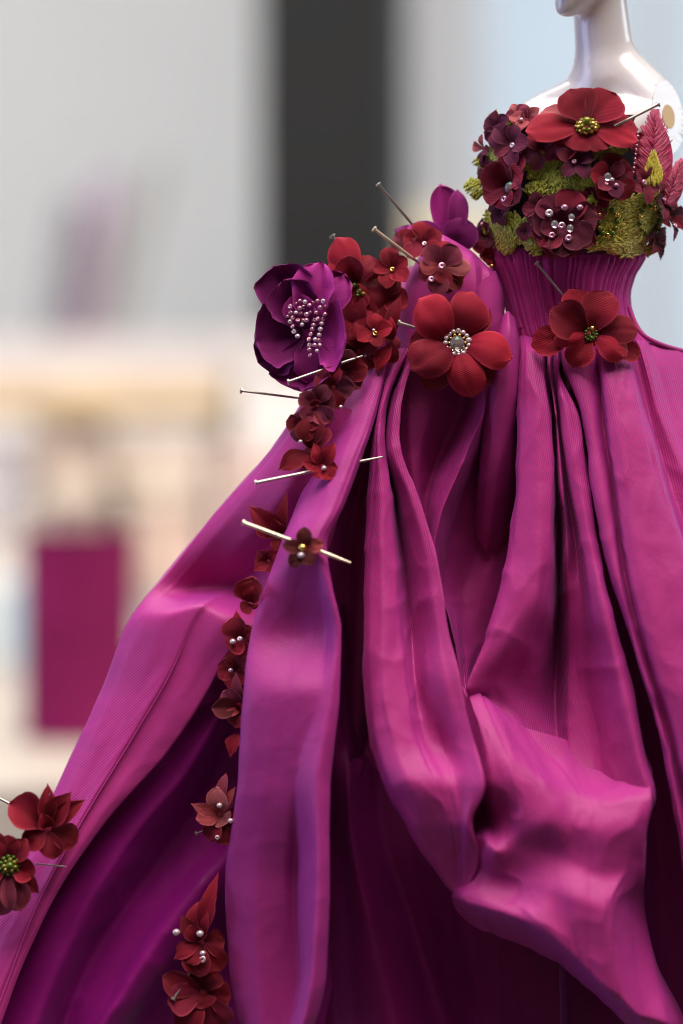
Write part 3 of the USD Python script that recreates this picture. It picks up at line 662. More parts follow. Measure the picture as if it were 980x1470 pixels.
def petal(base, tip, width, n, bulge=0.15, cup=0.10, shape='round', ruffle=0.0, curl=0.0, seed=0, twist=0.0, nu=13, nv=15, thick=0.35):
    """A cupped petal from base to tip (world), n the side it faces; closed sheet with a thickness. Returns (v, f, uv)."""
    rs = np.random.RandomState(seed)
    base, tip, n = np.asarray(base), np.asarray(tip), np.asarray(n, float)
    ax = tip - base; ln = np.linalg.norm(ax); e = ax / ln
    n = n - e * (n @ e); n /= np.linalg.norm(n) + 1e-9; s = np.cross(e, n)
    a = twist; s, n = s * math.cos(a) + n * math.sin(a), n * math.cos(a) - s * math.sin(a)
    V = 1 - (1 - np.linspace(0, 1, nv)) ** 1.9
    U = np.linspace(-1, 1, nu)
    u, v = np.meshgrid(U, V, indexing='ij')
    w = SHAPES[shape](v) * width / 2
    if shape == 'tooth':
        w = w * (1 - 0.22 * ((v * 6.5) % 1.0) * (v < .97))
    f1, f2, p1, p2 = rs.uniform(1.5, 2.6), rs.uniform(3, 5), rs.uniform(0, 6), rs.uniform(0, 6)
    ed = np.clip(np.maximum(np.abs(u), v) - 0.35, 0, 1) ** 1.3
    ruf = ruffle * width * ed * (0.6 * np.sin(f1 * 2 * u + 5 * v * np.sign(u) + p1) + 0.4 * np.sin(f2 * 3 * u + 8 * v + p2))
    wob = 1 + 0.05 * np.sin(5 * v + p1) * np.sign(u) + (0.05 * np.sin(17 * v + p2) + 0.03 * np.sin(31 * v + p1)) * (ruffle > 0.05)
    lat = 0.06 * width * np.sin(p2) * v * v
    h = bulge * ln * 4 * v * (1 - v) + curl * ln * v ** 2.2 + cup * np.abs(u) ** 2 * w * 2 + ruf - 0.03 * width * np.exp(-(u / 0.16) ** 2) * (v < .93)
    pos = base + e * (v * ln * (1 - 0.04 * u * u))[..., None] + s * (u * w * wob + lat)[..., None] + n * h[..., None]
    rel = meshkit.fbm(np.stack([u * 1.6 + seed % 97, v * 2.6, np.full_like(u, seed % 31)], -1), 2, seed % 50) - 0.5
    fray = meshkit.noise(np.stack([u * 14, v * 22, np.full_like(u, seed % 13)], -1), 7) - 0.5
    pos = pos + n * (rel * 0.12 * width * np.clip(v * 2, 0, 1))[..., None] + (e * 0.5 + n * 0.5) * (fray * 0.05 * width * np.clip(np.maximum(np.abs(u), v) * 6 - 5, 0, 1))[..., None]
    nn = np.cross(np.gradient(pos, axis=0), np.gradient(pos, axis=1)); nn /= np.linalg.norm(nn, axis=2, keepdims=True) + 1e-15
    top, F = grid(pos); bot = (pos - nn * thick * S).reshape(-1, 3); N = len(top)
    idx = np.arange(N).reshape(nu, nv); loop = np.r_[idx[:, 0], idx[-1, 1:], idx[::-1, -1][1:], idx[0, ::-1][1:-1]]
    nx = np.roll(loop, -1)
    rim = np.r_[np.stack([loop, nx, nx + N], 1), np.stack([loop, nx + N, loop + N], 1)]
    uv = np.stack([(u.ravel() + 1) / 2, v.ravel()], 1)
    return np.vstack([top, bot]), np.vstack([F, F[:, ::-1] + N, rim]), np.vstack([uv, uv])

rngb2 = random.Random(77)
TRAIL = ('cupped', 'red blossom', 'spidery', 'pale coral', 'red flower cluster', 'dark maroon petals at', 'red petals caught', 'small ragged')
def flower(label, c, nrm, petals, beads=(), name='silk_flower', cat='flower'):
    """c: plan (x, y, nearness); nrm: (right, up) slant of its face; petals: (dx, dy, dd, width, material, options)."""
    if label.startswith(TRAIL):
        c = (c[0] - 7, c[1], c[2] + 8); petals = [(p[0] * 1.2, p[1] * 1.2, p[2], p[3] * 1.25) + tuple(p[4:]) for p in petals]
    C = P(*c); n = np.array([nrm[0], -1.0, nrm[1]]); n /= np.linalg.norm(n)
    t = thing(name, label, cat, loc=C)
    for i, p in enumerate(petals):
        dx, dy, dd, w, mat = p[:5]; o = dict(p[5]) if len(p) > 5 else {}
        r0 = o.pop('r0', 0.10); lift = o.pop('base', 0.0); nn = o.pop('n', None)
        b = P(c[0] + dx * r0, c[1] + dy * r0, c[2] + dd * r0 + lift); e = P(c[0] + dx, c[1] + dy, c[2] + dd)
        nv_ = n if nn is None else np.array([nn[0], -nn[2] if len(nn) > 2 else -1.0, nn[1]])
        v, f, uv = petal(b, e, w * S, nv_, seed=int(c[0] * 7 + c[1] * 3 + i), **o)
        obj('petal', (v, f), mat, t, uv=uv)
    rr = float(np.median([math.hypot(p[0], p[1]) for p in petals])) * .24
    obj('calyx', ball(C - n * rr * .55 * S, np.array([rr, rr * .5, rr]) * S), petals[-1][4] if petals[-1][4] != 'pink' else 'mauve', t)
    for b in beads:
        x, y, d, r, mat = b[:5]; kind = b[5] if len(b) > 5 else 'ball'
        q = P(c[0] + x, c[1] + y, c[2] + d)
        if kind == 'ring': obj('bead', ring(q, r * 0.62 * S, r * 0.42 * S, n), mat, t)
        elif kind == 'gem':
            k = trimesh.creation.icosphere(1, 1.0); obj('crystal', (q + np.asarray(k.vertices) * np.array([r, r * .7, r * 1.1]) * S, k.faces), mat, t, smooth=False)
        elif r < 4.2 and rngb2.random() < .35: obj('bead', ring(q, r * 0.58 * S, r * 0.44 * S, n + np.array([rngb2.uniform(-.7, .7), 0, rngb2.uniform(-.7, .7)]), 8, 5), mat, t)
        else: r = r * rngb2.uniform(.8, 1.14); obj('bead', ball(q, r * S * np.array([1, 1, 0.9]), r > 5), mat, t)
    return t

def rosette(R, n, w, mats, nrm=(0, 0), lift=0.25, phase=0.0, seed=0, layer2=None, **o):
    """Generic petals round a centre, laid out in the plane that faces nrm."""
    rs = random.Random(seed + 1); nv_ = np.array([nrm[0], -1.0, nrm[1]]); nv_ /= np.linalg.norm(nv_)
    s = np.cross(nv_, (0, 0, 1)); s = s if np.linalg.norm(s) > 1e-6 else np.array([1., 0, 0]); s = -s / np.linalg.norm(s); t = np.cross(s, nv_) * -1
    if t[2] < 0: t = -t
    out = []
    for i in range(n):
        a = phase + 2 * math.pi * i / n + rs.uniform(-.16, .16); r = R * rs.uniform(.86, 1.1); l = lift * rs.uniform(.6, 1.4)
        v = s * math.cos(a) * r + t * math.sin(a) * r + nv_ * l * R
        out.append((v[0], -v[2], -v[1], w * rs.uniform(.88, 1.1), mats[i % len(mats)], dict(o, twist=rs.uniform(-.2, .2))))
    if layer2: out += rosette(seed=seed + 50, nrm=nrm, **layer2)
    return out

PB, PP, PO, PG, PGR = 'bead_pink', 'bead_pearl', 'bead_olive', 'bead_gold', 'bead_green'
def bring(n, r, br, mat, d=8, start=0.0, kind='ball', sq=1.0):
    return [(r * math.cos(start + 2 * math.pi * i / n), r * sq * math.sin(start + 2 * math.pi * i / n), d, br, mat, kind) for i in range(n)]

# -- the big red flower on the hip
flower('large scarlet silk flower with a pearl ringed crystal centre', (656, 492, 106), (0.05, 0.1), [
  (-70, 8, -10, 52, 'red', {'bulge': .05}), (-46, 66, -16, 50, 'dark_red', {'bulge': .05}), (52, 60, -16, 46, 'red', {'bulge': .05}), (42, -56, -14, 46, 'red', {'bulge': .05}), (-8, -62, -14, 44, 'dark_red', {}),
  (-58, -60, 14, 60, 'bright_red', {'bulge': .24, 'cup': -.12, 'twist': .25}), (26, -72, 2, 62, 'red', {'bulge': .24, 'cup': -.14, 'twist': -.3}), (80, 20, 12, 56, 'bright_red', {'bulge': .28, 'cup': -.2, 'twist': .25}),
  (20, 80, 14, 52, 'bright_red', {'bulge': .28, 'cup': -.22, 'twist': -.25}), (-64, 42, 20, 62, 'red', {'bulge': .3, 'cup': -.2, 'twist': -.2})],
  [(0, 2, 9, 11, 'crystal', 'gem')] + bring(15, 17, 4.0, PP, 10, .2) + bring(10, 11.5, 2.2, PG, 11))

# -- waist flower
flower('red silk flower with a green bead centre on the front of the waistband', (848, 480, 104), (0.05, 0.2), [
  (-86, 16, -10, 44, 'bright_red', {'r0': .3}), (70, 34, -12, 30, 'bright_red', {'r0': .3}), (-30, -66, -8, 44, 'bright_red', {'bulge': .1}),
  (30, -60, 8, 56, 'red', {'bulge': .16, 'cup': .16, 'twist': .3}), (-60, -34, 14, 56, 'red', {'bulge': .16, 'cup': .16, 'twist': .3}), (68, -8, 6, 42, 'red', {'bulge': .22, 'cup': -.05}),
  (-26, 48, -2, 40, 'bright_red', {'bulge': .22, 'cup': .2}), (-54, 12, 12, 26, 'bright_red', {'bulge': .24, 'cup': -.3}), (50, 34, 12, 44, 'bright_red', {'bulge': .3, 'cup': -.26, 'twist': .2})],
  [(2, 2, 6, 6, PGR, 'ring')] + bring(12, 8.5, 2.2, PGR, 7) + [(2, -9, 12, 3.6, PG)])

# -- purple anemone
AB = [(430,440),(390,465),(345,492),(325,578),(345,625),(365,668),(378,712),(410,752),(475,450),(465,495),(515,480),(540,460),(585,440),(635,445),(660,490),(650,560),(635,600),(622,640),(610,690),(370,590),(412,612),(450,650),(487,612),(430,505),(440,550),(550,520),(575,545),(610,500),(550,655),(540,690),(525,735),(510,780),(515,830),(515,870),(520,920),(560,830),(565,780),(600,790),(600,740),(605,830),(580,880),(350,545),(520,540),(395,545),(490,560),(460,610),(585,600),(560,610)]
rngb = random.Random(2)
AC = (442, 478, 84)
flower('purple ruffled silk anemone with sprays of pink seed beads', AC, (-0.25, 0.12), [
  (-46, -98, 0, 84, 'purple', {'ruffle': 0.11, 'shape': 'wide', 'cup': .2, 'bulge': -.12}), (-70, 46, -4, 70, 'purple', {'ruffle': 0.13, 'shape': 'wide', 'cup': .2, 'bulge': -.10}),
  (52, -86, -4, 66, 'magenta', {'ruffle': 0.18, 'shape': 'wide', 'cup': .12}), (22, -102, 6, 62, 'magenta', {'ruffle': 0.20, 'shape': 'wide', 'cup': .2}),
  (-36, -76, 14, 72, 'purple', {'ruffle': 0.15, 'shape': 'wide', 'cup': .22, 'bulge': -.10}), (-76, 14, 8, 92, 'purple', {'ruffle': 0.09, 'shape': 'wide', 'cup': .2, 'bulge': -.1}),
  (-6, 84, 16, 92, 'purple', {'ruffle': 0.15, 'shape': 'wide', 'cup': .2, 'bulge': -.1}), (24, 72, 6, 70, 'magenta', {'ruffle': 0.18, 'shape': 'wide'}),
  (-14, -58, 14, 46, 'purple', {'shape': 'round', 'cup': .2}), (16, -54, 14, 44, 'purple', {'shape': 'round', 'cup': .2}),
  (56, 4, 48, 100, 'magenta', {'ruffle': 0.07, 'shape': 'wide', 'cup': .10, 'bulge': -.12, 'n': (-0.75, 0.1, 0.66), 'r0': .2})],
  [(x / 6.125 + 360 - AC[0], y / 6.125 + 360 - AC[1], 20 + rngb.uniform(-6, 8) + max(0, (x - 480) * .06), 3.6, rngb.choice((PB, PB, PB, PB, PP)), 'ball') for x, y in AB])

flower('red silk flower with upright folded petals behind the purple anemone', (515, 412, 52), (-0.5, 0.3), [
  (-42, -36, -14, 44, 'bright_red', {}), (-30, -72, -12, 50, 'bright_red', {'cup': -.1, 'bulge': .12}), (12, -46, -4, 50, 'red', {}), (-18, -46, 22, 46, 'dark_red', {'cup': .25}),
  (52, 20, 12, 58, 'red', {'bulge': .16, 'cup': -.1}), (-4, 56, 6, 40, 'red', {}), (30, 50, 0, 44, 'dark_red', {})],
  [(-6, -2, 10, 4.5, PGR), (0, 6, 12, 3.6, PGR, 'ring'), (6, 10, 13, 3.2, PO), (-2, 12, 12, 3, PGR)])
flower('small dark red flower with a yellow bead next to the upright red petals', (563, 387, 72), (-.2, .3), rosette(30, 5, 26, ['red', 'dark_red'], (-.2, .3), .2, .6, 3, shape='oval'), [(0, 0, 6, 4, PG, 'ring')])
flower('small red flower with one pearl at the very top of the shoulder cluster', (607, 350, 62), (-.2, .4), rosette(30, 5, 30, ['red', 'dark_red', 'crimson'], (-.2, .4), .25, 1.6, 5), [(2, 0, 8, 3.6, PP, 'ring')])
flower('dull maroon bloom half hidden at the top of the shoulder cluster', (583, 348, 54), (-.4, .4), rosette(22, 5, 22, ['brown', 'dark_red', 'mauve'], (-.4, .4), .3, .4, 6))
flower('dusty pink and maroon flower with two seed beads on the ribbed knot', (634, 384, 104), (0, .2), [
  (6, -38, -8, 30, 'red', {}), (34, 10, -8, 30, 'dark_red', {}), (28, 30, -2, 26, 'rust', {}), (-34, 12, -4, 28, 'dark_red', {}), (14, 36, -4, 30, 'mauve', {}),
  (-26, -28, 8, 30, 'mauve', {'bulge': .1}), (24, -30, 8, 34, 'mauve', {'bulge': .1}), (42, 0, 12, 26, 'pink', {'cup': -.1, 'bulge': .12}), (-32, -2, 12, 24, 'rust', {'cup': -.1, 'bulge': .12}), (-10, 40, 8, 32, 'mauve', {'bulge': .12}), (4, 26, 10, 24, 'dark_red', {})],
  [(0, -2, 12, 5.5, PB, 'ring'), (-15, 17, 12, 4.8, PB, 'ring')])
flower('little scarlet flower with a gold bead between anemone and large flower', (536, 477, 82), (-.1, .3), rosette(28, 5, 24, ['bright_red', 'red'], (-.1, .3), .3, 1.4, 8, shape='oval', layer2=dict(R=22, n=3, w=20, mats=['red', 'rust'], lift=-.2, phase=3.6)), [(2, 2, 8, 4, PG, 'ring'), (0, -3, 9, 3, PP)])
flower('narrow upright red petals beside the strip of ribbed cloth', (562, 492, 78), (-.5, .1), [
  (14, -68, 6, 24, 'red', {'shape': 'point', 'cup': .2}), (-2, -40, 8, 26, 'bright_red', {'shape': 'point'}), (-22, 44, 4, 24, 'bright_red', {'shape': 'point'}), (4, 30, -4, 26, 'red', {'shape': 'oval'})])
flower('dark wine petals and green bead tucked under the anemone', (492, 535, 78), (-.3, 0), rosette(40, 6, 34, ['dark_red', 'maroon', 'crimson'], (-.3, 0), .2, .3, 12))
flower('dusky maroon blossom hanging directly below the anemone', (455, 582, 120), (-.2, -.1), [
  (-24, -18, 4, 26, 'mauve', {}), (-20, 22, 6, 26, 'mauve', {'bulge': .1}), (12, -30, 8, 26, 'maroon', {}), (20, 26, 10, 30, 'mauve', {'cup': .3}), (2, 34, 4, 26, 'plum', {}), (26, -6, 0, 28, 'maroon', {}), (-6, -8, 14, 16, 'dark_red', {})],
  [(34, 2, 4, 2.4, PP)])
flower('deep red cupped petal with a pearl between two pins', (446, 648, 122), (-.2, .1), [(2, -50, 4, 42, 'dark_red', {'cup': .2, 'bulge': .16}), (26, -34, -6, 26, 'crimson', {'shape': 'oval'}), (-46, 28, 0, 30, 'dark_red', {'shape': 'point'}), (-8, 26, -6, 26, 'dark_red', {})], [(-15, -14, 8, 3, PP)])
flower('tiny bright scarlet five pointed flower pinned on the fold edge', (463, 670, 138), (.0, .2), [
  (-30, -6, 2, 23, 'bright_red', {'shape': 'point'}), (-12, -34, 6, 23, 'bright_red', {'shape': 'point'}), (18, -34, 10, 23, 'bright_red', {'shape': 'point'}), (22, 0, 2, 22, 'bright_red', {'shape': 'point'}), (-12, 16, 6, 24, 'bright_red', {'shape': 'point'}), (14, 18, 8, 24, 'bright_red', {'shape': 'oval'})], [(2, 2, 8, 4.4, PP)])
flower('serrated red leaf pair sticking out behind the fold', (404, 770, 104), (-.3, .2), [(-46, -46, 10, 44, 'red', {'shape': 'tooth', 'r0': 0}), (8, -66, 6, 20, 'red', {'shape': 'tooth', 'r0': 0}), (-8, 24, 8, 20, 'dark_red', {'shape': 'oval'}), (-10, -26, 14, 30, 'red', {'shape': 'tooth'})], [(-18, -6, 14, 2.4, PP)], 'silk_leaf', 'leaf')
flower('small brown velvet flower crossed by a thick pin on the narrow fold', (437, 788, 194), (0, .1), [
  (-32, -6, 4, 20, 'brown', {'shape': 'oval'}), (0, -32, 4, 22, 'brown', {'shape': 'oval'}), (28, -8, 4, 20, 'rust', {'shape': 'oval'}), (-20, 26, 6, 22, 'brown', {'shape': 'oval'}), (10, 24, 8, 20, 'brown', {'shape': 'oval'})],
  [(-3, -2, 10, 5.4, PG), (-5, 9, 10, 5.4, PP)])
flower('cupped round red petal where the hem meets the fold', (370, 868, 114), (-.3, .2), [(-2, -34, 10, 34, 'dark_red', {'cup': .35, 'shape': 'wide'}), (2, -22, 14, 20, 'bright_red', {'cup': .2, 'bulge': .15}), (-14, 8, 6, 18, 'red', {})])
flower('red blossom with two pearls just under the cupped petal', (356, 918, 106), (-.4, .1), [(-14, -26, 6, 30, 'red', {'shape': 'wide'}), (-8, -36, 2, 14, 'bright_red', {'shape': 'point'}), (-16, 14, 6, 26, 'red', {'shape': 'wide'}), (8, 22, 4, 24, 'dark_red', {}), (10, -16, 8, 24, 'red', {})], [(-15, 3, 10, 4.6, PP), (-5, -1, 12, 4, PP)])
flower('spidery brownish red flower at the middle of the fold edge', (356, 1018, 98), (-.5, .2), [(-24, -22, 6, 26, 'mauve', {'shape': 'wide'}), (-8, -46, 4, 14, 'mauve', {'shape': 'point'}), (-38, -2, 8, 24, 'brown', {'shape': 'round', 'cup': .2}), (-28, 10, 12, 10, 'rust', {'shape': 'point'}), (-10, 22, 8, 26, 'dark_red', {}), (-4, -8, 14, 16, 'bright_red', {'shape': 'point'}), (-14, 58, 6, 20, 'bright_red', {'shape': 'tooth', 'r0': .5})])
flower('pale coral flower with three pearls low on the fold edge', (324, 1170, 110), (-.4, .2), [
  (-36, -14, 4, 14, 'rust', {'shape': 'point'}), (-30, 6, 10, 20, 'rust', {'shape': 'oval'}), (-4, -34, 10, 26, 'pink', {'shape': 'oval'}), (6, -50, 0, 14, 'mauve', {'shape': 'oval'}), (18, -34, 4, 12, 'rust', {'shape': 'point'}), (8, 10, 12, 24, 'pink', {}), (-12, 32, 4, 24, 'red', {}), (16, 34, 8, 34, 'dark_red', {'shape': 'wide'}), (22, 6, 2, 26, 'dark_red', {})],
  [(-2, -14, 14, 4, PP), (14, 8, 16, 4.2, PP), (-5, 32, 12, 3.6, PP)])
flower('red flower cluster with pearls and a tall toothed petal near the bottom', (296, 1352, 102), (-.3, .2), [
  (22, -84, 4, 24, 'red', {'shape': 'tooth'}), (-4, -48, 2, 28, 'red', {'shape': 'oval'}), (-26, -32, 4, 20, 'dark_red', {'shape': 'point'}), (-34, 20, 6, 18, 'red', {'shape': 'point'}), (-22, 24, 8, 34, 'dark_red', {}), (22, 36, 8, 40, 'dark_red', {}), (28, 0, 2, 30, 'dark_red', {}), (-2, 42, 10, 34, 'dark_red', {'cup': .2}), (-14, -20, 10, 22, 'red', {})],
  [(-36, -14, 8, 5.4, PP), (-2, -12, 14, 4.6, PP), (2, 16, 14, 4.8, PP), (2, 25, 16, 5.2, PP, 'ring')])
flower('dark maroon petals at the bottom edge beneath the pearl cluster', (300, 1425, 98), (-.3, .1), [(-50, -20, 8, 30, 'dark_red', {}), (-44, 10, 12, 36, 'crimson', {'shape': 'wide'}), (6, -34, 6, 44, 'dark_red', {}), (-24, 50, 8, 34, 'dark_red', {}), (22, 44, 6, 44, 'crimson', {}), (-4, 20, 14, 40, 'dark_red', {'cup': .2}), (32, 4, 2, 36, 'dark_red', {})])
flower('dark red blossom wedged between the anemone and the upright red petals', (508, 452, 50), (-.3, .2), rosette(44, 6, 42, ['dark_red', 'red', 'crimson'], (-.3, .2), .3, .2, 31), [(0, 0, 8, 3.4, PGR)])
flower('wide red petals filling the gap above the little scarlet flower', (548, 430, 56), (-.2, .3), rosette(40, 5, 40, ['red', 'dark_red'], (-.2, .3), .2, .9, 32))
flower('deep crimson petals in shade right of the lowest anemone petal', (515, 505, 56), (-.2, 0), rosette(34, 5, 34, ['dark_red', 'red', 'maroon'], (-.2, 0), .2, .5, 33), [(10, 6, 8, 2.6, PP)])
flower('wine petals below the narrow upright red petals', (478, 556, 112), (-.2, 0), rosette(32, 5, 30, ['maroon', 'dark_red', 'crimson'], (-.2, 0), .2, .1, 34))
flower('dark red petals in the fold beneath the cupped petal with a pearl', (436, 612, 116), (-.3, .1), rosette(26, 5, 24, ['dark_red', 'maroon'], (-.3, .1), .25, .4, 35))
flower('small ragged red petals beneath the serrated leaf', (392, 806, 98), (-.3, .1), rosette(20, 4, 20, ['dark_red', 'red'], (-.3, .1), .3, 2.2, 36, shape='tooth'))
flower('red petals caught in the hem shadow above the spidery flower', (350, 962, 92), (-.5, .1), rosette(26, 5, 22, ['dark_red', 'red'], (-.5, .1), .3, .7, 37, shape='oval'), [(-12, 0, 8, 3.2, PP)])
# -- bottom left pair
flower('glossy dark red flower with curled petals at the left hem', (68, 1190, 138), (.1, .4), [
  (-56, -36, 4, 52, 'red', {'cup': .3, 'bulge': .16}), (0, -66, 0, 26, 'red', {'shape': 'point', 'cup': .3}), (34, -54, 8, 36, 'red', {'shape': 'point', 'cup': .3}), (54, -44, 2, 28, 'dark_red', {'shape': 'point', 'cup': .3}), (42, 22, -4, 40, 'dark_red', {}),
  (-32, 30, 14, 34, 'red', {'cup': .3}), (8, 44, 10, 34, 'red', {'cup': .25}), (-8, -22, 14, 22, 'red', {'shape': 'oval', 'cup': .3})], [(4, -48, 6, 3, PB)])
flower('dark red flower with a black green bead cluster at the left border', (14, 1242, 154), (-.1, .2), [
  (-40, -40, 0, 44, 'dark_red', {}), (-4, -44, 4, 40, 'red', {}), (24, -38, 8, 34, 'red', {'cup': .2}), (36, 14, 6, 34, 'red', {'cup': .25}), (44, 40, 0, 26, 'dark_red', {'shape': 'point'}), (16, 66, 4, 42, 'mauve', {'bulge': .1}), (-14, 72, 0, 40, 'mauve', {}), (-48, 16, 2, 44, 'dark_red', {})],
  bring(11, 13, 3.0, PGR, 8) + bring(7, 8, 3.4, PO, 11, .3) + [(0, 0, 12, 5, PGR), (-6, 6, 14, 2.6, PG)])
# -- purple petals behind the knot
flower('tall violet silk petals rising behind the ribbed knot', (650, 372, 8), (.1, .2), [
  (-16, -108, -6, 44, 'magenta', {'shape': 'wide', 'cup': .3, 'bulge': -.04}), (8, -100, -2, 30, 'purple', {'shape': 'wide', 'cup': .2}), (14, -60, 12, 52, 'purple', {'shape': 'wide', 'cup': .2}), (-64, -48, 0, 40, 'magenta', {'cup': .2}), (-84, -42, -8, 30, 'purple', {})])
flower('orange red petals peeping between the knot and the bodice', (698, 368, 20), (.2, .3), [(-16, -20, 0, 24, 'crimson', {}), (6, -14, 4, 24, 'bright_red', {}), (-4, 8, 6, 22, 'red', {}), (10, 14, 4, 18, 'dark_red', {})], [(8, 14, 10, 3.4, PG)])

# -- the bodice flowers follow its curve
def bflow(label, x, y, R, n, w, mats, beads=(), lift=.2, phase=0., seed=0, out=8, up=.1, extra=(), **o):
    d, sl = bd(x, y); sl = float(np.clip(sl, -1.6, 1.6)); nr = (sl, up)
    return flower(label, (x, y, d + out), nr, list(extra) + rosette(R, n, w, mats, nr, lift, phase, seed, **o), beads)
d0 = bd(840, 178)[0] + 20
flower('large scarlet flower with an olive and gold bead dome on the bust', (842, 182, d0), (0.02, .55), [
  (-70, -16, -30, 34, 'pink', {}), (56, 18, -14, 40, 'red', {}), (74, 4, -18, 36, 'red', {}), (0, 40, -10, 40, 'dark_red', {'bulge': .06}), (-50, 44, -8, 44, 'red', {'bulge': .08}),
  (-24, -54, -4, 62, 'red', {'bulge': .06, 'cup': .12}), (44, -46, -4, 62, 'red', {'bulge': .06, 'cup': .12}), (-88, 8, 10, 50, 'bright_red', {'bulge': .1, 'cup': -.06}), (74, 20, 14, 40, 'bright_red', {'bulge': .08, 'cup': -.1}), (-18, 34, 18, 44, 'red', {'bulge': .1, 'cup': -.1}), (30, 32, 16, 40, 'red', {'bulge': .1, 'cup': -.1})],
  bring(12, 15, 3.6, PO, 8, 0, 'ball', .7) + bring(9, 12, 3.6, PG, 12, .3, 'ball', .7) + bring(6, 7, 4, PO, 16, .1, 'ball', .7) + [(0, -8, 15, 6.5, PO), (9, -4, 16, 4.4, PG)])
bflow('plum flower at the upper left of the bodice with a clear bead', 735, 207, 34, 5, 26, ['plum', 'plum', 'mauve'], [(0, 2, 8, 4, PP, 'ring')], seed=3, phase=1.2, out=14, shape='oval')
bflow('dark plum flower with a gold bead at the bodice top corner', 716, 186, 32, 6, 22, ['plum', 'maroon'], [(4, 2, 10, 4.4, PG), (-6, 6, 10, 3.6, PO), (8, 6, 9, 3, PO)], seed=4, phase=.5, out=10, shape='oval')
bflow('row of faded pink petals along the bodice top edge behind the scarlet flower', 756, 172, 24, 5, 20, ['pink', 'mauve', 'pink'], [(-8, 0, 6, 3, PP)], seed=5, phase=.6, out=2, up=.5, shape='point')
bflow('faded rose flower poking above the left neckline', 742, 165, 20, 5, 16, ['mauve', 'pink'], seed=15, phase=.9, out=0, up=.6, shape='point')
bflow('pale rose petals peeping out at the far left of the bodice', 695, 214, 22, 4, 16, ['pink', 'plum', 'plum'], seed=16, phase=2.9, out=8)
bflow('double crimson flower with grey stone centre on the left of the bodice', 731, 266, 42, 6, 42, ['crimson', 'crimson', 'maroon'], [(1, 4, 12, 8, 'crystal', 'gem'), (-8, 20, 14, 5.2, PB, 'ring')], seed=6, phase=.5, out=14, layer2=dict(R=26, n=5, w=22, mats=['mauve', 'maroon'], lift=.4, phase=3.8),
      extra=[(10, -50, 10, 50, 'crimson', {'bulge': .12}), (-40, -22, 14, 44, 'crimson', {'bulge': .12})])
bflow('drooping plum petals under the double crimson flower', 722, 304, 24, 5, 20, ['plum', 'maroon'], seed=17, phase=4.0, out=8, shape='oval')
bflow('deep burgundy flower with seven pink seed beads low on the bodice', 806, 324, 50, 7, 46, ['maroon', 'crimson', 'maroon'], [(-18, -18, 16, 5.6, PP, 'ring'), (4, -26, 16, 5, PB), (26, -26, 16, 5, PB), (0, 0, 20, 5.4, PB, 'ring'), (30, -2, 16, 5.4, PB, 'ring'), (-14, 14, 16, 4.8, PB, 'ring'), (10, 18, 18, 5.4, PB, 'ring'), (-10, -2, 16, 5, 'crystal', 'gem'), (12, 4, 16, 5, 'crystal', 'gem'), (14, -12, 16, 4.6, 'crystal', 'gem')],
      seed=7, phase=.3, out=12, ruffle=.03, shape='wide', layer2=dict(R=32, n=5, w=32, mats=['maroon', 'plum'], lift=.35, phase=.9), extra=[(-14, 48, 6, 40, 'red', {'ruffle': .05}), (14, 46, 6, 36, 'red', {'ruffle': .05}), (48, 28, 4, 34, 'crimson', {'ruffle': .04})])
bflow('red and mauve flower with clear and pink beads right of the bust centre', 876, 258, 36, 5, 36, ['red', 'dark_red', 'red'], [(-4, -4, 12, 5.4, 'crystal', 'gem'), (2, 0, 14, 3.6, PP), (8, 8, 14, 4.4, PB), (-6, 6, 13, 3.6, PB)], seed=8, phase=.4, out=14, layer2=dict(R=26, n=5, w=22, mats=['mauve', 'plum'], lift=.4, phase=1.1))
bflow('small violet plum flower under the scarlet bust flower', 826, 232, 30, 5, 20, ['plum', 'plum', 'mauve'], [(-2, 0, 8, 4, PB)], seed=9, phase=.2, out=18, shape='oval')
bflow('small mauve flower with a pink bead below the embroidered leaf', 924, 264, 28, 5, 20, ['mauve', 'crimson'], [(0, -2, 10, 4.4, PB, 'ring')], seed=10, phase=1.0, out=22, shape='oval')
bflow('drooping mauve blossom at the right edge beneath the small leaf', 950, 288, 28, 5, 18, ['mauve', 'maroon'], [(2, -2, 8, 4, PB)], seed=11, phase=1.9, out=18, shape='oval')
bflow('spiky dark maroon petals at the right edge of the bodice', 960, 312, 34, 6, 26, ['maroon', 'dark_red'], [(8, 12, 8, 4, PB)], seed=12, phase=.3, out=10, shape='tooth')
bflow('ragged dark crimson petals at the lower right of the bodice', 938, 345, 30, 6, 24, ['maroon', 'crimson'], [(-14, 6, 8, 3, PB)], seed=13, phase=.8, out=8, shape='tooth')
bflow('dark crimson petals along the left side seam of the bodice', 700, 340, 26, 5, 24, ['maroon', 'plum'], [(-8, -18, 4, 3.4, PB)], seed=14, phase=.8, out=2)
bflow('single wine red petal against the moss patch right of the bust', 908, 204, 22, 4, 24, ['red', 'crimson'], seed=18, phase=.1, out=2, shape='tooth')
bflow('little dark bud between the moss patches low on the left', 755, 334, 14, 4, 14, ['plum', 'maroon'], seed=19, out=12)
bflow('small plum flower between the two moss patches left of centre', 772, 300, 24, 5, 20, ['plum', 'maroon', 'mauve'], [(0, 0, 8, 3.4, PB, 'ring')], seed=21, phase=.5, out=10, shape='oval')
bflow('dark wine petals under the left edge of the scarlet bust flower', 776, 218, 30, 5, 26, ['maroon', 'crimson', 'plum'], [(4, 2, 8, 3, PO)], seed=22, phase=.9, out=8)
bflow('crimson petals below the red and mauve flower', 848, 292, 26, 5, 24, ['crimson', 'maroon'], seed=23, phase=.2, out=6)
bflow('plum petals at the left edge beside the padded green tab', 702, 246, 26, 5, 22, ['plum', 'maroon'], seed=24, phase=.4, out=6, shape='oval')
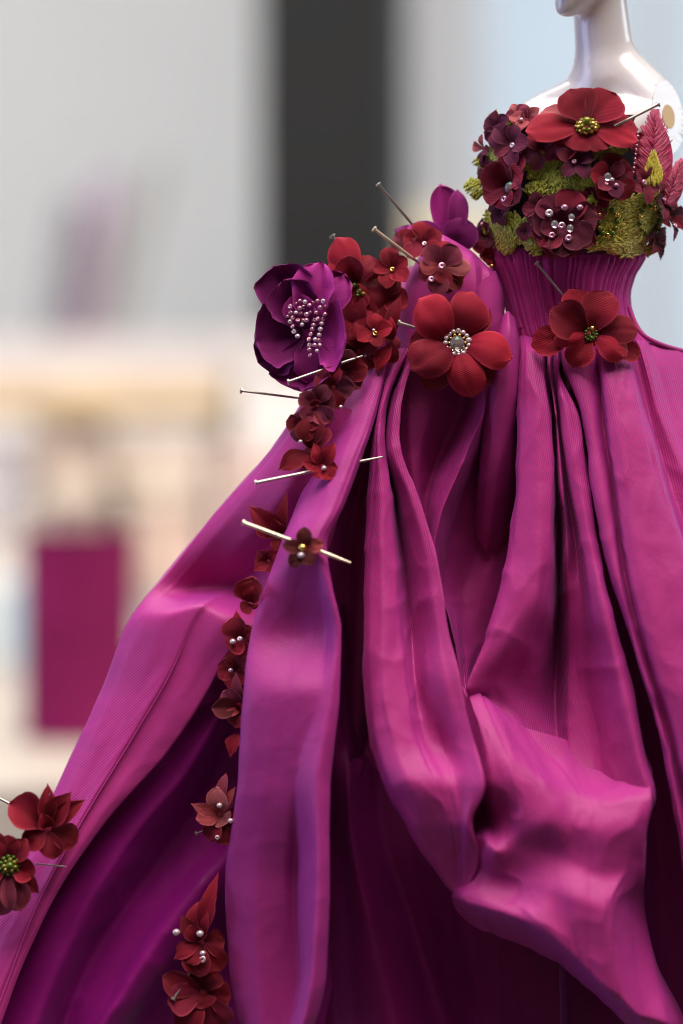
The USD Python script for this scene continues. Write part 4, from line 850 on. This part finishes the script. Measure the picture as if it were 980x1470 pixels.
# bead rings sewn on the bodice
k = 0
for (cx, cy, R_, n_) in ((872, 318, 17, 12), (932, 316, 18, 13)):
    for i in range(n_):
        a = 2 * math.pi * i / n_; x, y = cx + R_ * .8 * math.cos(a), cy + R_ * 1.15 * math.sin(a)
        obj('bead', ball(P(x, y, bd(x, y)[0] + 12), 4.0 * S), (PGR, PO, PGR, PG)[i % 4], bodice)
for i in range(9):
    y = 196 + i * 6.5; x = 915 - i * 0.8
    obj('bead', ball(P(x, y, bd(x, y)[0] + 14), 2.4 * S), PB, bodice)

# ------------------------------------------------------------------ pins
def pin(label, head, end, mat='pin_steel', r=2.0, hr=4.2):
    a, b = P(*head), P(*end); u = (b - a) / np.linalg.norm(b - a)
    t = thing('dress_pin', label, 'pin', 'dressmaker pins in the gown', loc=b)
    L_ = np.linalg.norm(b - a)
    obj('shaft', tube([a, a + u * L_ * .8, b], [r * S, r * S, r * .55 * S], 10), mat, t, smooth=40)
    obj('head', tube([a - u * 1.6 * S, a - u * 1.2 * S, a + u * 1.0 * S, a + u * 1.5 * S], [hr * .6 * S, hr * S, hr * S, hr * .6 * S], 12), mat, t, smooth=40)
pin('topmost pin standing up behind the small red shoulder flowers', (543, 265, 70), (600, 332, 46))
pin('bright pin slanting into the ribbed knot beside the pink flower', (537, 329, 96), (604, 380, 72), 'pin_brass', 2.3, 4.6)
pin('pin with only its head showing above the folded red petal', (477, 339, 40), (500, 368, 36), hr=5)
pin('thin dark pin reaching farthest left below the anemone', (346, 561, 84), (440, 573, 66), r=1.7)
pin('long pin lying across the lowest anemone petal', (414, 548, 118), (520, 511, 96), r=2.0)
pin('pale pin through the fold at the tiny scarlet flower', (367, 693, 150), (549, 656, 122), r=2.3)
pin('thick brass pin crossing the brown velvet flower', (349, 750, 196), (503, 808, 190), 'pin_brass', r=2.8, hr=4.2)
pin('pin stuck through the smocking above the waist flower', (770, 378, 98), (812, 430, 84), r=1.8)
pin('pin poking out of the scarlet bust flower toward the shoulder', (945, 150, 120), (862, 192, 112), r=2.1, hr=4.0)
pin('short pin half buried left of the large scarlet flower', (572, 463, 102), (602, 473, 96), r=2.3)
pin('pin at the bottom among the dark maroon petals', (249, 1434, 122), (277, 1388, 110), r=1.7)
pin('pin at the left border behind the glossy red flower', (-24, 1134, 128), (30, 1162, 132), r=2.0)
pin('tiny pin end showing in the dark lining beside the coral flower', (282, 1196, 60), (322, 1180, 66), r=0.8, hr=3.6)
pin('thin pin tip below the curled petals at the left hem', (52, 1240, 148), (96, 1244, 128), r=1.1, hr=2)

# ------------------------------------------------------------------ background
def abox(name, px0, px1, py0, py1, dist, depth, mat, label, cat, group=None, lid=None):
    x0, y0, z1 = at(px0, py0, dist); x1, _, z0 = at(px1, py1, dist)
    t = thing(name, label, cat, group, loc=((x0 + x1) / 2, y0 + depth / 2, z0))
    b = m3.Manifold(m3.Mesh(np.asarray(box(x0, x1, y0, y0 + depth, z0, z1).vertices, np.float32), np.asarray(box(x0, x1, y0, y0 + depth, z0, z1).faces, np.uint32)))
    if lid:
        h = (z1 - z0) * .2
        obj('body', box(x0 + .004, x1 - .004, y0 + .004, y0 + depth - .004, z0, z1 - h), mat, t, smooth=False)
        obj('lid', box(x0, x1, y0, y0 + depth, z1 - h + .001, z1), lid, t, smooth=False)
    else:
        obj('body', b, mat, t, smooth=False)
    return t
# pillar
x0, y0, _ = at(372, 0, 2.0); x1, _, _ = at(560, 0, 2.0); x2, _, _ = at(588, 0, 2.0)
pl = thing('pillar', 'dark blurred pillar from floor to ceiling', 'pillar', loc=((x0 + x1) / 2, y0 + .06, 0))
obj('shaft', box(x0, x1, y0, y0 + .14, 0, 2.648), 'dark_paint', pl, smooth=False)
obj('side_trim', box(x1 + .0005, x2, y0 + .02, y0 + .14, 0, 2.648), 'slate_paint', pl, smooth=False)
# window at the right
x0, y0, z1 = at(700, -420, 2.98); x1, _, z0 = at(1330, 560, 2.98)
wn = thing('window', 'bright frosted window glowing pale blue behind the mannequin', 'window', loc=((x0 + x1) / 2, y0, z0))
obj('pane', box(x0, x1, y0 + .01, y0 + .018, z0, z1), 'frosted_pane', wn, smooth=False)
for a, b, c, d in ((x0 - .03, x0, z0 - .03, z1 + .03), (x1, x1 + .03, z0 - .03, z1 + .03)):
    obj('frame', box(a, b, y0 - .02, y0 + .03, c, d), 'white_frame', wn, smooth=False)
for c, d in ((z0 - .03, z0), (z1, z1 + .03)):
    obj('frame', box(x0 + .001, x1 - .001, y0 - .02, y0 + .03, c, d), 'white_frame', wn, smooth=False)
mx = at(935, 0, 2.98)[0]
obj('mullion', box(mx - .02, mx + .02, y0 - .02, y0 + .005, z0 + .001, z1 - .001), 'white_frame', wn, smooth=False)
# bench that carries the background things and the gown's own table
bz = at(0, 1066, 1.25)[2]
tb = thing('work_table', 'pale wooden work bench behind the gown', 'table', loc=(-0.7, 1.05, 0))
obj('top', box(-1.6, 0.35, 0.42, 1.75, bz - .035, bz), 'table_wood', tb, smooth=False)
for lx in (-1.55, 0.25):
    for ly in (0.47, 1.65):
        obj('leg', box(lx, lx + .06, ly, ly + .06, 0, bz - .0355), 'table_wood', tb, smooth=False)
# magenta roll
cx, cy, _ = at(114, 900, 1.27); k = S * 1.27 / D
rl = thing('fabric_roll', 'magenta roll of fabric standing on the bench', 'fabric roll', loc=(cx, cy, bz))
z1 = at(0, 762, 1.27)[2]; r = 65 * k
c = trimesh.creation.cylinder(radius=r * 1.22, height=z1 - bz - .001, sections=48); c.apply_translation((cx, cy, (z1 + bz) / 2)); obj('cloth', c, 'roll_cloth', rl, smooth=40)
c = trimesh.creation.cylinder(radius=r * .62, height=36 * k, sections=32); c.apply_translation((cx, cy, z1 + 18 * k)); obj('core', c, 'core_card', rl, smooth=40)
# shelf
x0, y0, z1 = at(-260, 486, 2.12); x1, _, z0 = at(352, 546, 2.12)
sh = thing('shelf', 'cream shelf board with honey coloured wooden edge', 'shelf', loc=((x0 + x1) / 2, y0 + .2, bz))
obj('board', box(x0, x1, y0, y0 + .35, z0, z1), 'cream_board', sh, smooth=False)
obj('edge_strip', box(x0, x1 - .015, y0 - .004, y0 + .33, at(0, 590, 2.12)[2], z0 - .0005), 'honey_wood', sh, smooth=False)
for xx in (x0 + .02, x1 - .05):
    obj('upright', box(xx, xx + .025, y0 + .3, y0 + .34, bz, z0 - .05), 'box_white', sh, smooth=False)
obj('back_panel', box(x0, x1 + .15, y0 + .345, y0 + .355, bz, z0 - .012), 'box_white', sh, smooth=False)
# leaning felt rolls on the shelf
zs = z1
def leaner(label, p0, p1, r, mat, dist):
    a, b = np.array(at(*p0, dist)), np.array(at(*p1, dist)); rr = r * S * dist / D
    a[2] = zs + rr * .35
    t = thing('felt_roll', label, 'felt roll', loc=a)
    obj('cloth', tube([a, a + (b - a) * .5, b], [rr, rr, rr * .9], 20), mat, t, smooth=50)
leaner('dark grey rolled felt leaning on the shelf', (80, 470), (104, 290), 22, 'grey_felt', 2.2)
leaner('lilac rolled felt leaning on the shelf', (118, 470), (156, 250), 22, 'lilac_felt', 2.23)
leaner('pale grey rolled felt leaning at the right of the shelf group', (150, 470), (222, 225), 24, 'pale_felt', 2.26)
# storage boxes
GB = 'storage boxes stacked under the shelf'
bxs = [(-60, 40, 600, 760, 1.95, 'box_grey', 'box_white', 'grey storage box at the left border under the shelf'),
       (44, 150, 640, 760, 2.0, 'box_beige', 'box_pink', 'beige box with pinkish lid above the magenta roll'),
       (156, 300, 605, 700, 2.05, 'box_beige', 'box_white', 'beige box with white lid below the shelf edge'),
       (304, 420, 640, 800, 1.98, 'box_pink', 'box_pink', 'peach coloured box just left of the purple skirt'),
       (-60, 60, 764, 885, 1.95, 'box_white', 'box_beige', 'white box with beige lid left of the magenta roll'),
       (66, 200, 764, 850, 2.0, 'box_beige', 'box_white', 'beige box hidden behind the magenta roll'),
       (180, 300, 704, 850, 2.04, 'box_pink', 'box_beige', 'pinkish box with beige lid right of the magenta roll'),
       (-60, 45, 889, 952, 1.95, 'box_white', 'box_white', 'plain white box at the bottom left of the stack'),
       (190, 330, 854, 930, 2.02, 'box_white', 'box_grey', 'white box with grey lid at the foot of the stack')]
for a in bxs:
    abox('storage_box', a[0], a[1], a[2], a[3], a[4] - .13, .22, a[5], a[7], 'box', lid=a[6])
cx, cy, cz = at(24, 895, 1.5)
sp = thing('tape_spool', 'small light blue spool beside the magenta roll', 'spool', loc=(cx, cy, bz))
c = trimesh.creation.cylinder(radius=19 * S * 1.5 / D, height=.05, sections=32); c.apply_translation((cx, cy, cz)); obj('tape', c, 'blue_plastic', sp, smooth=40)
c = trimesh.creation.cylinder(radius=12 * S * 1.5 / D, height=cz - bz - .026, sections=24); c.apply_translation((cx, cy, (cz - .025 + bz) / 2)); obj('post', c, 'box_white', sp, smooth=40)
abox('storage_box', 332, 520, 478, 705, 1.88, .12, 'box_white', 'white box at the right end of the shelf behind the purple anemone', 'box', lid='cream_board')
abox('cardboard_box', 590, 760, 300, 700, 1.95, .25, 'cardboard', 'cardboard box behind the shoulder flowers', 'box')
